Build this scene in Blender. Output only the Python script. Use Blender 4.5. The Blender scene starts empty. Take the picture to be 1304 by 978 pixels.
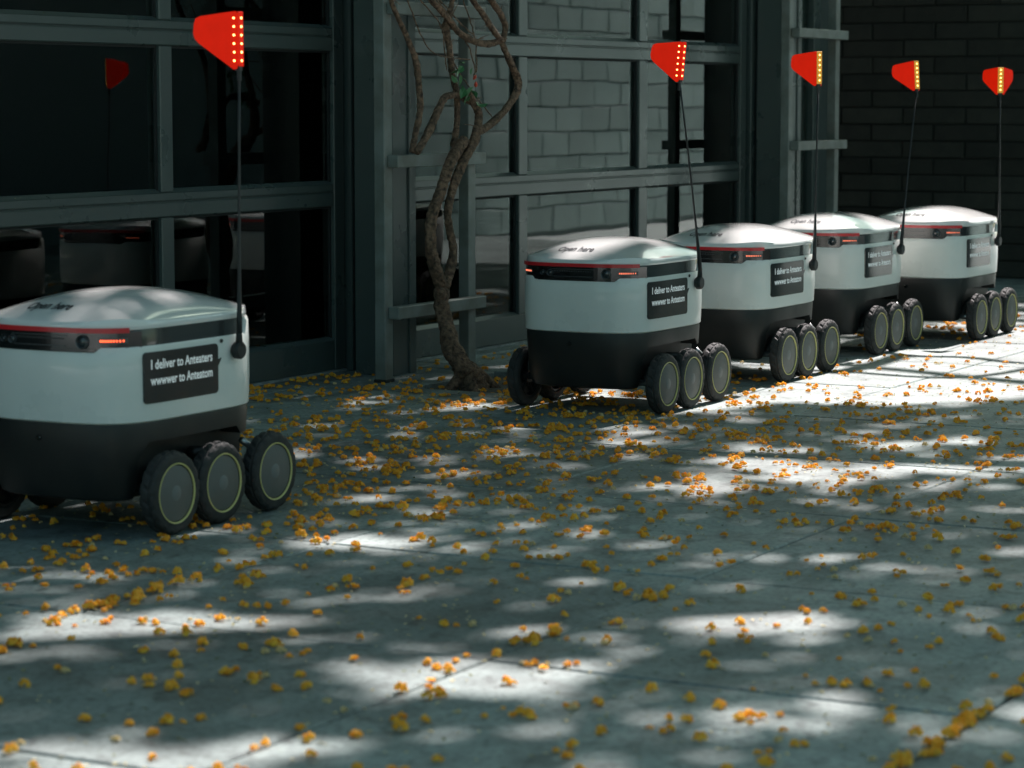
import bpy, bmesh, math, random
from mathutils import Vector, Matrix, noise
R = math.radians
S = bpy.context.scene
COL = S.collection
rnd = random.Random(7)

# ------------------------------------------------------------------ camera
F_PX, CAM_H, PITCH, HEAD = 3300.0, 1.05, math.atan(359 / 3300.0), R(28.44)
cd = bpy.data.cameras.new('camera')
cam = bpy.data.objects.new('camera', cd); COL.objects.link(cam)
cam.location = (0, 0, CAM_H)
cam.rotation_euler = (math.pi / 2 - PITCH, 0, HEAD - math.pi / 2)
cd.sensor_width = 36; cd.lens = 36 * F_PX / 1304
cd.clip_start = 0.05; cd.clip_end = 600
cd.dof.use_dof = True; cd.dof.focus_distance = 8.7; cd.dof.aperture_fstop = 5.6
S.camera = cam

# ------------------------------------------------------------------ sky, sun, exposure
SUN_EL, SUN_AZ = R(52), R(3.5)            # azimuth from +X towards +Y (along the row of robots)
w = bpy.data.worlds.new('World'); S.world = w; w.use_nodes = True
wn = w.node_tree
sky = wn.nodes.new('ShaderNodeTexSky'); sky.sky_type = 'NISHITA'; sky.sun_disc = False
sky.sun_elevation = SUN_EL; sky.sun_rotation = math.pi / 2 - SUN_AZ
sky.air_density = 1.0; sky.dust_density = 2.5; sky.ozone_density = 1.0
bg = wn.nodes['Background']; bg.inputs['Strength'].default_value = 0.070
tint = wn.nodes.new('ShaderNodeMix'); tint.data_type = 'RGBA'; tint.blend_type = 'MULTIPLY'; tint.inputs[0].default_value = 1.0
tint.inputs[7].default_value = (0.82, 1.0, 0.77, 1)      # hazy, slightly green daylight
wn.links.new(sky.outputs[0], tint.inputs[6]); wn.links.new(tint.outputs[2], bg.inputs['Color'])
sd = bpy.data.lights.new('sun', 'SUN'); sd.energy = 5.0; sd.angle = R(0.55); sd.color = (1.0, 0.90, 0.89)
sun = bpy.data.objects.new('sun', sd); COL.objects.link(sun)
SUNV = Vector((math.cos(SUN_EL) * math.cos(SUN_AZ), math.cos(SUN_EL) * math.sin(SUN_AZ), math.sin(SUN_EL)))
sun.rotation_euler = SUNV.to_track_quat('Z', 'Y').to_euler()
S.view_settings.view_transform = 'Standard'; S.view_settings.look = 'None'
S.view_settings.gamma = 1.0; S.view_settings.use_curve_mapping = False
S.view_settings.exposure = 1.22
S.cycles.max_bounces = 8; S.cycles.transparent_max_bounces = 12

# ------------------------------------------------------------------ helpers
def tag(o, label=None, cat=None, group=None, kind=None):
    if label: o['label'] = label
    if cat: o['category'] = cat
    if group: o['group'] = group
    if kind: o['kind'] = kind
    return o

def empty(name, loc=(0, 0, 0), rz=0.0):
    o = bpy.data.objects.new(name, None); COL.objects.link(o)
    o.location = loc; o.rotation_euler = (0, 0, rz); o.empty_display_size = 0.1
    return o

def link(name, me, parent=None, loc=(0, 0, 0), rot=(0, 0, 0)):
    o = bpy.data.objects.new(name, me); COL.objects.link(o)
    o.location = loc; o.rotation_euler = rot
    if parent: o.parent = parent
    return o

class MB:
    """collects vertices and faces for one mesh"""
    def __init__(s): s.v = []; s.f = []; s.m = []
    def add(s, vs, fs, mi=0):
        b = len(s.v); s.v += [tuple(v) for v in vs]
        for f in fs: s.f.append([b + i for i in f]); s.m.append(mi)
    def box(s, x0, x1, y0, y1, z0, z1, bev=0.0, mi=0):
        if bev <= 0:
            s.add([(x, y, z) for x in (x0, x1) for y in (y0, y1) for z in (z0, z1)],
                  [(0, 1, 3, 2), (4, 6, 7, 5), (0, 4, 5, 1), (2, 3, 7, 6), (0, 2, 6, 4), (1, 5, 7, 3)], mi)
            return
        bm = bmesh.new(); bmesh.ops.create_cube(bm, size=1)
        for v in bm.verts:
            v.co = ((x0 + x1) / 2 + v.co.x * (x1 - x0), (y0 + y1) / 2 + v.co.y * (y1 - y0), (z0 + z1) / 2 + v.co.z * (z1 - z0))
        bmesh.ops.bevel(bm, geom=bm.edges[:], offset=bev, segments=1, affect='EDGES', profile=0.5)
        bm.verts.index_update()
        s.add([v.co[:] for v in bm.verts], [[v.index for v in f.verts] for f in bm.faces], mi); bm.free()
    def rings(s, rings, cap=(True, True), mi=0, closed=True):
        n = len(rings[0]); b = len(s.v)
        for r in rings: s.v += [tuple(p) for p in r]
        for i in range(len(rings) - 1):
            for j in range(n if closed else n - 1):
                a = b + i * n + j; c = b + i * n + (j + 1) % n
                s.f.append([a, c, c + n, a + n]); s.m.append(mi)
        if cap[0]: s.f.append([b + j for j in range(n)][::-1]); s.m.append(mi)
        if cap[1]: s.f.append([b + (len(rings) - 1) * n + j for j in range(n)]); s.m.append(mi)
    def tube(s, pts, rad, n=8, mi=0, rough=0.0, rg=None, rib=0.0):
        pts = [Vector(p) for p in pts]; rs = rad if isinstance(rad, (list, tuple)) else [rad] * len(pts)
        up = Vector((0.13, 0.31, 0.94)); out = []
        for i, p in enumerate(pts):
            t = (pts[min(i + 1, len(pts) - 1)] - pts[max(i - 1, 0)]).normalized()
            a = up - t * up.dot(t)
            if a.length < 0.05: a = Vector((1, 0, 0)) - t * t.x
            a.normalize(); up = a; b = t.cross(a)
            ring = []
            for k in range(n):
                q = 2 * math.pi * k / n
                rr = rs[i] * (1 + (rg.uniform(-rough, rough) if rough else 0) + (rib * (math.sin(3 * q + i * .35) + .6 * math.sin(7 * q - i * .22)) if rib else 0))
                ring.append(p + (a * math.cos(q) + b * math.sin(q)) * rr)
            out.append(ring)
        s.rings(out, mi=mi)
    def lathe(s, prof, n=48, axis='y', mi=0, cap=(False, False)):
        """prof: list of (r, h) turned round the axis"""
        rs = []
        for r, h in prof:
            ring = []
            for k in range(n):
                q = 2 * math.pi * k / n; c, d = r * math.cos(q), r * math.sin(q)
                ring.append((c, h, -d) if axis == 'y' else (c, d, h))
            rs.append(ring)
        s.rings(rs, cap, mi)
    def mesh(s, name, mats, smooth=False, angle=None):
        me = bpy.data.meshes.new(name); me.from_pydata(s.v, [], s.f)
        for m in (mats if isinstance(mats, (list, tuple)) else [mats]): me.materials.append(m)
        if any(s.m): me.polygons.foreach_set('material_index', s.m)
        me.update()
        if smooth:
            me.polygons.foreach_set('use_smooth', [True] * len(me.polygons))
            if angle:
                bm = bmesh.new(); bm.from_mesh(me)
                for e in bm.edges:
                    e.smooth = not (len(e.link_faces) == 2 and e.calc_face_angle(0) > R(angle))
                bm.to_mesh(me); bm.free()
        return me
    def build(s, name, mats, parent=None, loc=(0, 0, 0), rot=(0, 0, 0), smooth=False, angle=None):
        return link(name, s.mesh(name, mats, smooth, angle), parent, loc, rot)

def catmull(pts, k=6):
    """smooth curve through points of any dimension"""
    out = []; n = len(pts)
    for i in range(n - 1):
        p0, p1, p2, p3 = pts[max(i - 1, 0)], pts[i], pts[i + 1], pts[min(i + 2, n - 1)]
        for j in range(k):
            t = j / k
            out.append(tuple(0.5 * (2 * b + (c - a) * t + (2 * a - 5 * b + 4 * c - d) * t * t + (3 * b - a - 3 * c + d) * t ** 3)
                             for a, b, c, d in zip(p0, p1, p2, p3)))
    out.append(tuple(pts[-1])); return out

# ------------------------------------------------------------------ materials
def mat(name, col, rough=0.5, metal=0.0, spec=0.5, coat=0.0, noise=None, bump=None, emit=None, rvar=None, objvar=0.0, sub=None, coord='Object'):
    """noise: (scale, amount, second colour); bump: (scale, strength, distance); rvar: roughness noise"""
    m = bpy.data.materials.new(name); m.use_nodes = True; t = m.node_tree; b = t.nodes['Principled BSDF']
    b.inputs['Base Color'].default_value = (*col, 1); b.inputs['Roughness'].default_value = rough
    b.inputs['Metallic'].default_value = metal; b.inputs['Specular IOR Level'].default_value = spec
    b.inputs['Coat Weight'].default_value = coat; b.inputs['Coat Roughness'].default_value = 0.070
    tc = t.nodes.new('ShaderNodeNewGeometry' if coord == 'Position' else 'ShaderNodeTexCoord')
    src = None
    if noise:
        n = t.nodes.new('ShaderNodeTexNoise'); n.inputs['Scale'].default_value = noise[0]; n.inputs['Detail'].default_value = 8; n.inputs['Roughness'].default_value = 0.6
        t.links.new(tc.outputs[coord], n.inputs['Vector'])
        mr = t.nodes.new('ShaderNodeMapRange'); mr.inputs['From Min'].default_value = 0.38; mr.inputs['From Max'].default_value = 0.66
        mr.inputs['To Max'].default_value = noise[1]
        t.links.new(n.outputs['Fac'], mr.inputs['Value'])
        mx = t.nodes.new('ShaderNodeMix'); mx.data_type = 'RGBA'
        mx.inputs[6].default_value = (*col, 1); mx.inputs[7].default_value = (*noise[2], 1)
        t.links.new(mr.outputs[0], mx.inputs[0]); src = mx.outputs[2]
    if objvar:
        oi = t.nodes.new('ShaderNodeObjectInfo'); mr = t.nodes.new('ShaderNodeMapRange')
        mr.inputs['To Min'].default_value = 1 - objvar; mr.inputs['To Max'].default_value = 1 + objvar
        t.links.new(oi.outputs['Random'], mr.inputs['Value'])
        vm = t.nodes.new('ShaderNodeVectorMath'); vm.operation = 'SCALE'
        if src: t.links.new(src, vm.inputs[0])
        else: vm.inputs[0].default_value = col
        t.links.new(mr.outputs[0], vm.inputs['Scale']); src = vm.outputs[0]
    if src: t.links.new(src, b.inputs['Base Color'])
    if rvar:
        n = t.nodes.new('ShaderNodeTexNoise'); n.inputs['Scale'].default_value = rvar[0]; n.inputs['Detail'].default_value = 5
        t.links.new(tc.outputs[coord], n.inputs['Vector'])
        mr = t.nodes.new('ShaderNodeMapRange'); mr.inputs['From Min'].default_value = 0.3; mr.inputs['From Max'].default_value = 0.7
        mr.inputs['To Min'].default_value = rough - rvar[1]; mr.inputs['To Max'].default_value = rough + rvar[1]
        t.links.new(n.outputs['Fac'], mr.inputs['Value']); t.links.new(mr.outputs[0], b.inputs['Roughness'])
    if bump:
        n = t.nodes.new('ShaderNodeTexNoise'); n.inputs['Scale'].default_value = bump[0]; n.inputs['Detail'].default_value = 6
        t.links.new(tc.outputs[coord], n.inputs['Vector'])
        bn = t.nodes.new('ShaderNodeBump'); bn.inputs['Strength'].default_value = bump[1]; bn.inputs['Distance'].default_value = bump[2]
        t.links.new(n.outputs['Fac'], bn.inputs['Height']); t.links.new(bn.outputs[0], b.inputs['Normal'])
    if emit:
        b.inputs['Emission Color'].default_value = (*emit[0], 1); b.inputs['Emission Strength'].default_value = emit[1]
    if sub: b.inputs['Subsurface Weight'].default_value = sub; b.inputs['Subsurface Radius'].default_value = (0.004, 0.003, 0.001)
    return m

M = {}
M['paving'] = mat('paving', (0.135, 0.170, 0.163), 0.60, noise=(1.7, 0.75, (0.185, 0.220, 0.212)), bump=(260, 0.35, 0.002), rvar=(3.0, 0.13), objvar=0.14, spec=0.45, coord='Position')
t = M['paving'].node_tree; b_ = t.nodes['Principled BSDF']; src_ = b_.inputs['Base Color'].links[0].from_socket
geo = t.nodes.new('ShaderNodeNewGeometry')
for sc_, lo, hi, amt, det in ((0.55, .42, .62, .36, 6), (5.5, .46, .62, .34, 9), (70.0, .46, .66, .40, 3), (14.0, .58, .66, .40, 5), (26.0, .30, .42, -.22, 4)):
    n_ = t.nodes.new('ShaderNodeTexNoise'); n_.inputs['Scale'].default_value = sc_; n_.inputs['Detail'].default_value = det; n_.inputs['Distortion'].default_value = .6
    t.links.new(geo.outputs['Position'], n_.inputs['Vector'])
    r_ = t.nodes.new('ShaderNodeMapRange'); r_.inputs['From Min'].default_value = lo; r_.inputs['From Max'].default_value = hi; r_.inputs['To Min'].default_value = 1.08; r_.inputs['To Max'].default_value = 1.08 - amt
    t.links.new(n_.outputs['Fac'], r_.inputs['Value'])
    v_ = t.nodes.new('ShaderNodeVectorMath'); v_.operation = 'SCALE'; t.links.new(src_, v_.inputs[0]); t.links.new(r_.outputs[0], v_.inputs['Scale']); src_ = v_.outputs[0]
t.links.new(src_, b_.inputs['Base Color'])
M['bedding'] = mat('bedding', (0.05, 0.055, 0.05), 0.95, noise=(9, 0.8, (0.09, 0.085, 0.07)))
M['concrete'] = mat('concrete', (0.54, 0.58, 0.57), 0.8, noise=(2, 0.8, (0.46, 0.49, 0.48)), bump=(90, 0.4, 0.004))
M['soil'] = mat('soil', (0.035, 0.028, 0.02), 0.95, noise=(30, 0.9, (0.08, 0.065, 0.045)), bump=(40, 1.0, 0.02))
M['frame'] = mat('frame_paint', (0.058, 0.080, 0.076), 0.30, spec=0.9, noise=(6, 0.5, (0.058, 0.080, 0.078)), rvar=(5, 0.05), coord='Position')
M['pier'] = mat('pier_paint', (0.050, 0.070, 0.068), 0.5, noise=(4, 0.5, (0.04, 0.055, 0.054)), rvar=(6, 0.1))
M['gasket'] = mat('gasket', (0.012, 0.014, 0.014), 0.7)
M['strip'] = mat('weather_strip', (0.30, 0.33, 0.32), 0.6, noise=(20, 0.7, (0.12, 0.13, 0.12)))
M['trellis'] = mat('trellis_paint', (0.20, 0.225, 0.21), 0.45, noise=(9, 0.8, (0.12, 0.125, 0.105)), rvar=(12, 0.12), bump=(60, 0.15, 0.002), coord='Position')
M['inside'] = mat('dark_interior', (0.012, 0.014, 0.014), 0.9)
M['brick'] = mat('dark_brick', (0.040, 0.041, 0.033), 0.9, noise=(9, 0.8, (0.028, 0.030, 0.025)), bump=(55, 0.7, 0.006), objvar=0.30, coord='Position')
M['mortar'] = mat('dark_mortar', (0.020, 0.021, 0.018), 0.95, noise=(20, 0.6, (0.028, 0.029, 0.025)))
M['block'] = mat('pale_block', (0.58, 0.70, 0.68), 0.9, noise=(3, 0.7, (0.50, 0.60, 0.58)), bump=(30, 0.6, 0.004), objvar=0.10, coord='Position')
M['blockmortar'] = mat('block_mortar', (0.24, 0.29, 0.28), 0.95)
M['white'] = mat('white_shell', (0.78, 0.81, 0.77), 0.32, coat=0.4, noise=(4, 0.5, (0.68, 0.71, 0.67)), rvar=(5, 0.07))
M['lid'] = mat('white_lid', (0.79, 0.80, 0.78), 0.14, coat=1.0, noise=(6, 0.25, (0.69, 0.73, 0.73)), rvar=(9, 0.06))
M['dark'] = mat('dark_shell', (0.010, 0.012, 0.012), 0.42, noise=(14, 0.7, (0.020, 0.021, 0.019)), rvar=(6, 0.1))
M['band'] = mat('smoked_band', (0.030, 0.036, 0.038), 0.22, coat=0.6)
M['visor'] = mat('visor', (0.007, 0.008, 0.009), 0.12, coat=0.8)
M['lens'] = mat('lens', (0.02, 0.03, 0.035), 0.05, coat=1.0)
M['bezel'] = mat('bezel', (0.10, 0.11, 0.115), 0.3, metal=0.4)
M['red'] = mat('red_strip', (0.64, 0.015, 0.022), 0.3, coat=0.3)
M['ledon'] = mat('led_orange', (0.9, 0.1, 0.03), 0.4, emit=((1.0, 0.10, 0.03), 1.7))
M['leddim'] = mat('led_dim', (0.75, 0.18, 0.10), 0.4, emit=((1.0, 0.22, 0.12), 0.55))
M['tyre'] = mat('tyre', (0.020, 0.022, 0.022), 0.75, noise=(25, 0.6, (0.045, 0.045, 0.042)), bump=(120, 0.3, 0.001))
M['hub'] = mat('hub', (0.125, 0.125, 0.115), 0.55, noise=(14, 0.5, (0.14, 0.15, 0.145)), rvar=(20, 0.1))
M['hubmid'] = mat('hub_centre', (0.17, 0.18, 0.175), 0.55)
M['yellow'] = mat('yellow_ring', (0.66, 0.60, 0.24), 0.5)
M['steel'] = mat('steel', (0.45, 0.47, 0.47), 0.35, metal=0.9)
M['screen'] = mat('screen', (0.012, 0.015, 0.016), 0.24, coat=0.5)
M['text'] = mat('screen_text', (0.62, 0.68, 0.68), 0.5, emit=((0.75, 0.85, 0.85), 0.12))
M['ink'] = mat('black_ink', (0.02, 0.025, 0.03), 0.5)
M['pole'] = mat('pole', (0.014, 0.017, 0.018), 0.45)
M['flag'] = mat('flag_red', (0.80, 0.010, 0.003), 0.65, spec=0.2, emit=((1.0, 0.02, 0.0), 0.16), noise=(18, 0.4, (0.60, 0.006, 0.004)))  # faint emission put into the red plates so they look brighter
M['amber'] = mat('amber_strip', (0.80, 0.42, 0.06), 0.4, emit=((1.0, 0.45, 0.05), 0.10))
M['ledflag'] = mat('led_flag', (1.0, 0.7, 0.3), 0.4, emit=((1.0, 0.45, 0.11), 4.0))
M['bark'] = mat('vine_bark', (0.27, 0.165, 0.105), 0.9, noise=(55, 1.0, (0.045, 0.030, 0.022)), bump=(75, 1.0, 0.02))
M['treebark'] = mat('tree_bark', (0.12, 0.10, 0.08), 0.9, noise=(12, 0.9, (0.06, 0.05, 0.04)), bump=(20, 1.0, 0.02))
M['leafv'] = mat('vine_leaf', (0.05, 0.17, 0.06), 0.45)
M['budred'] = mat('red_bud', (0.55, 0.05, 0.02), 0.5)
M['pale'] = mat('pale_bits', (0.50, 0.48, 0.30), 0.8)

def petal_mat(name, c1, c2):
    m = bpy.data.materials.new(name); m.use_nodes = True; t = m.node_tree; b = t.nodes['Principled BSDF']
    g = t.nodes.new('ShaderNodeNewGeometry'); cr = t.nodes.new('ShaderNodeValToRGB')
    cr.color_ramp.elements[0].color = (*c1, 1); cr.color_ramp.elements[1].color = (*c2, 1)
    t.links.new(g.outputs['Random Per Island'], cr.inputs[0]); t.links.new(cr.outputs[0], b.inputs['Base Color'])
    b.inputs['Roughness'].default_value = 0.7
    tr = t.nodes.new('ShaderNodeBsdfTranslucent'); t.links.new(cr.outputs[0], tr.inputs['Color'])
    ms = t.nodes.new('ShaderNodeMixShader'); ms.inputs[0].default_value = 0.3
    t.links.new(b.outputs[0], ms.inputs[1]); t.links.new(tr.outputs[0], ms.inputs[2])
    t.links.new(ms.outputs[0], t.nodes['Material Output'].inputs['Surface'])
    return m
M['petal'] = petal_mat('petal', (0.96, 0.35, 0.010), (1.0, 0.64, 0.07))
M['calyx'] = petal_mat('calyx', (0.10, 0.14, 0.04), (0.22, 0.20, 0.06))
M['cream'] = petal_mat('cream_petal', (0.72, 0.58, 0.34), (0.85, 0.66, 0.30))
M['crumb'] = petal_mat('crumbs', (0.14, 0.17, 0.07), (0.85, 0.72, 0.42))
M['leaf'] = petal_mat('canopy_leaf', (0.045, 0.09, 0.03), (0.08, 0.15, 0.05))

def glass_mat():
    m = bpy.data.materials.new('pane_glass'); m.use_nodes = True; t = m.node_tree
    t.nodes.remove(t.nodes['Principled BSDF'])
    fr = t.nodes.new('ShaderNodeFresnel'); fr.inputs['IOR'].default_value = 1.48
    tr = t.nodes.new('ShaderNodeBsdfTransparent'); tr.inputs['Color'].default_value = (0.78, 0.84, 0.83, 1)
    gl = t.nodes.new('ShaderNodeBsdfGlossy'); gl.inputs['Roughness'].default_value = 0.012; gl.inputs['Color'].default_value = (0.93, 1, 0.99, 1)
    tc = t.nodes.new('ShaderNodeTexCoord')
    n = t.nodes.new('ShaderNodeTexNoise'); n.inputs['Scale'].default_value = 2.2; n.inputs['Detail'].default_value = 1
    t.links.new(tc.outputs['Object'], n.inputs['Vector'])
    bn = t.nodes.new('ShaderNodeBump'); bn.inputs['Strength'].default_value = 0.10; bn.inputs['Distance'].default_value = 0.008
    t.links.new(n.outputs['Fac'], bn.inputs['Height']); t.links.new(bn.outputs[0], gl.inputs['Normal'])
    ms = t.nodes.new('ShaderNodeMixShader')
    t.links.new(fr.outputs[0], ms.inputs[0]); t.links.new(tr.outputs[0], ms.inputs[1]); t.links.new(gl.outputs[0], ms.inputs[2])
    t.links.new(ms.outputs[0], t.nodes['Material Output'].inputs['Surface'])
    return m
M['glass'] = glass_mat()

# ------------------------------------------------------------------ ground and paving
b = MB(); b.box(-150, 150, -150, 150, -0.5, -0.034)
tag(b.build('ground', M['concrete']), kind='structure')
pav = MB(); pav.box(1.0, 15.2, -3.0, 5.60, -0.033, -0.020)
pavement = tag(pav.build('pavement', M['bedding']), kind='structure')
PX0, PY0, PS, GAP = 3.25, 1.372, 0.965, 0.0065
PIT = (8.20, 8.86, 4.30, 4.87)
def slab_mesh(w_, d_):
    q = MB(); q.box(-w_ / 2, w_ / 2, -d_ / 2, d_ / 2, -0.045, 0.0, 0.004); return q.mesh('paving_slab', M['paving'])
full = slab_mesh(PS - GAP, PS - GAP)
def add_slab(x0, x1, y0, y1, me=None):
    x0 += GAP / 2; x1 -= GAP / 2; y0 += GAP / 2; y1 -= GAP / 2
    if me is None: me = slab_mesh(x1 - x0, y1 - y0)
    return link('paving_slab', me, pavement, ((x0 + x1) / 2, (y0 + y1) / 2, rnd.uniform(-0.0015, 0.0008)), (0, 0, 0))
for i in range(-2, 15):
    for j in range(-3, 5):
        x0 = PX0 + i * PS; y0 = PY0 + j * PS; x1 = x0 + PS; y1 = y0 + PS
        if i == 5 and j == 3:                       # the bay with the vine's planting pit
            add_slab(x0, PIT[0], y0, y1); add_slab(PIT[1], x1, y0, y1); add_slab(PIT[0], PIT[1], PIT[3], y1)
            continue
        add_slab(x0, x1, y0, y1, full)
b = MB(); n = 14
for i in range(n + 1):
    for j in range(n + 1):
        b.v.append((PIT[0] + (PIT[1] - PIT[0]) * i / n, PIT[2] - 0.03 + (PIT[3] - PIT[2] + 0.03) * j / n, -0.028 + rnd.uniform(-0.006, 0.010)))
for i in range(n):
    for j in range(n):
        a = i * (n + 1) + j; b.f.append([a, a + n + 1, a + n + 2, a + 1]); b.m.append(0)
tag(b.build('soil', M['soil'], smooth=True), kind='structure')

# ------------------------------------------------------------------ building with its glazed garage doors
building = empty('building', (8.6, 5.4, 0))
tag(building, 'dark green painted building front with two wide glazed garage doors along the paving', 'building')
OB = Vector((8.6, 5.4, 0))
def bpart(mb, name, m, parent=building, off=OB, **k):
    for i, v in enumerate(mb.v): mb.v[i] = (v[0] - off[0], v[1] - off[1], v[2] - off[2])
    o = mb.build(name, m, parent, **k); return o
def garage_door(xl, xr, mull, label, dy=0.0):
    """door plane: front faces at y 5.400, glass recessed"""
    g = MB()
    door = empty('garage_door', (0, dy, 0)); door.parent = building; door['label'] = label
    for xa in (xl, xr - 0.07):
        g = MB(); g.box(xa, xa + 0.07, 5.400, 5.445, 0.012, 3.0, 0.003); bpart(g, 'stile', M['frame'], door)
    edges = [xl + 0.07] + [e for mx in mull for e in mx] + [xr - 0.07]
    rows = [(0.012, 0.128), (0.648, 0.735), (1.246, 1.334), (1.845, 1.932), (2.443, 2.53)]
    for k, (z0, z1) in enumerate(rows):
        q = MB(); x0, x1 = xl + 0.07, xr - 0.07
        if k == 0: q.box(x0, x1, 5.403, 5.44, z0, z1, 0.003)
        else:
            zm = z0 + 0.052                       # joint between two hinged sections
            q.box(x0, x1, 5.403, 5.44, z0, zm, 0.004); q.box(x0, x1, 5.403, 5.44, zm + 0.004, z1, 0.004); q.box(x0, x1, 5.412, 5.435, zm - 0.004, zm + 0.008)
        bpart(q, 'rail', M['frame'], door)
        # sloping sill that catches the light under each pane
        for a, c in zip(edges[0::2], edges[1::2]):
            q = MB(); q.add([(a, 5.404, z1 - 0.001), (c, 5.404, z1 - 0.001), (c - 0.004, 5.424, z1 + 0.012), (a + 0.004, 5.424, z1 + 0.012), (a, 5.438, z1 - 0.001), (c, 5.438, z1 - 0.001), (c - 0.004, 5.436, z1 + 0.012), (a + 0.004, 5.436, z1 + 0.012)],
                             [(0, 1, 2, 3), (3, 2, 6, 7), (7, 6, 5, 4), (0, 3, 7, 4), (1, 5, 6, 2), (0, 4, 5, 1)])
            bpart(q, 'glazing_bead', M['frame'], door)
    for mx in mull:
        q = MB()
        for z0, z1 in zip([r[1] for r in rows], [r[0] for r in rows[1:]]):
            q.box(mx[0], mx[1], 5.402, 5.438, z0 + 0.001, z1 - 0.001, 0.003)
        bpart(q, 'mullion', M['frame'], door)
    for z0, z1 in zip([r[1] for r in rows], [r[0] for r in rows[1:]]):
        for a, c in zip(edges[0::2], edges[1::2]):
            q = MB(); q.box(a - 0.006, c + 0.006, 5.4275, 5.4335, z0 - 0.004, z1 + 0.004)
            cx, cz = (a + c) / 2, (z0 + z1) / 2
            tilt = (rnd.uniform(-0.002, 0.002), 0, rnd.uniform(-0.002, 0.002))
            o = bpart(q, 'pane', M['glass'], door, off=Vector((cx, 5.43, cz)))
            o.location = Vector((cx, 5.43, cz)) - OB; o.rotation_euler = tilt
            q = MB(); t_ = 0.008                    # dark gasket round the glass
            q.box(a, a + t_, 5.417, 5.427, z0, z1); q.box(c - t_, c, 5.417, 5.427, z0, z1); q.box(a + t_, c - t_, 5.417, 5.427, z1 - t_, z1)
            bpart(q, 'gasket', M['gasket'], door)
    q = MB(); q.box(xl, xr, 5.392, 5.43, 0.001, 0.011)
    bpart(q, 'weather_strip', M['strip'], door)
garage_door(5.05, 8.595, [(6.285, 6.357), (7.402, 7.474)], 'left garage door with nearly black glass, all in shade')
garage_door(8.86, 12.395, [(9.929, 10.006), (11.130, 11.219)], 'right garage door whose glass mirrors a pale block wall', -0.06)
# guide rails / jambs, piers, columns
for x0 in (8.612, 12.415):
    q = MB(); q.box(x0, x0 + 0.055, 5.375 if x0 < 9 else 5.32, 5.47, 0.0, 3.0, 0.003); bpart(q, 'door_jamb', M['frame'])
    q = MB(); q.box(x0 + 0.070, x0 + 0.185, 5.306, 5.60, 0.0, 3.0, 0.004); bpart(q, 'wall_pier', M['pier'])
    q = MB(); q.box(x0 + 0.055, x0 + 0.070, 5.40, 5.60, 0.0, 3.0); bpart(q, 'wall_recess', M['gasket'])
q = MB(); q.box(8.800, 8.857, 5.325, 5.47, 0.0, 3.0, 0.003); bpart(q, 'door_jamb', M['frame'])
for x0, x1 in ((8.515, 8.690), (12.445, 12.630)):
    q = MB(); q.box(x0, x0 + 0.055, 5.130, 5.303, 0.0, 3.0, 0.003); q.box(x0 + 0.055, x1 - 0.05, 5.138, 5.297, 0.0, 3.0); q.box(x1 - 0.05, x1, 5.130, 5.303, 0.0, 3.0, 0.003)
    bpart(q, 'column', M['frame'] if x0 < 9 else M['frame'])
# last bay beyond the second column
q = MB(); q.box(12.612, 13.86, 5.45, 5.60, 0.0, 3.0); bpart(q, 'end_wall', M['pier'])
q = MB(); q.box(12.80, 13.46, 5.430, 5.449, 0.12, 2.4); bpart(q, 'side_window', M['glass'])
q = MB(); q.box(13.47, 13.56, 5.40, 5.449, 0.0, 3.0, 0.003); bpart(q, 'door_jamb', M['frame'])
# upper wall, roof, dark room behind the glass
q = MB(); q.box(3.0, 13.86, 5.38, 5.60, 3.001, 3.9); bpart(q, 'upper_wall', M['pier'])
q = MB(); q.box(3.0, 5.045, 5.38, 5.60, 0.0, 3.0); bpart(q, 'wall_pier', M['pier'])
q = MB(); q.box(2.9, 13.96, 5.28, 11.1, 3.9, 4.05, 0.01); bpart(q, 'roof', M['pier'])
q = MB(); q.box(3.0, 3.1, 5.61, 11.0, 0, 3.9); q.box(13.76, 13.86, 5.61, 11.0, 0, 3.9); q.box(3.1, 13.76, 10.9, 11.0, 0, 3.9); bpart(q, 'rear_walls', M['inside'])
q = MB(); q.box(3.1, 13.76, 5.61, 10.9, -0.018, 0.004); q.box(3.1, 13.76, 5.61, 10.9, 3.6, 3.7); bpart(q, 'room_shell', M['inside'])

# ------------------------------------------------------------------ brick wall across the far end
BX = 15.05
bw = empty('brick_wall', (BX, 5.5, 0)); tag(bw, 'dark shaded brick wall closing off the far end of the paving', 'wall')
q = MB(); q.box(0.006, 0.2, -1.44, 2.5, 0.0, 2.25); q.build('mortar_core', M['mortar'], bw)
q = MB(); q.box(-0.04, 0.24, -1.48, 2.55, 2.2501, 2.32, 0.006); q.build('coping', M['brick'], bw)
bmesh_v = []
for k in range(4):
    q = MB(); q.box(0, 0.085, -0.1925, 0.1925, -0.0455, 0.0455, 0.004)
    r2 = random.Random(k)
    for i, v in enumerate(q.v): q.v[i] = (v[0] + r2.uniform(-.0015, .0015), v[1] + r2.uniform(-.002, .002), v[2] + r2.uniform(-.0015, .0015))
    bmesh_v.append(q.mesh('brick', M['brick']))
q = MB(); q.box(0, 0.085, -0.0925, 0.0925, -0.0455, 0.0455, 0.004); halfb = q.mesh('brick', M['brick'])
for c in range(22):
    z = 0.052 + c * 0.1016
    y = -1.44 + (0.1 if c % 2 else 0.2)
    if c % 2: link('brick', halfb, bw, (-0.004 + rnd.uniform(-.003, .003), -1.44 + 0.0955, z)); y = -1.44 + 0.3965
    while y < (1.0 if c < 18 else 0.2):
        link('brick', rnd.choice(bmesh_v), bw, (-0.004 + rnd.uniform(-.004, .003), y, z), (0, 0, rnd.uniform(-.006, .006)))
        y += 0.397

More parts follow.
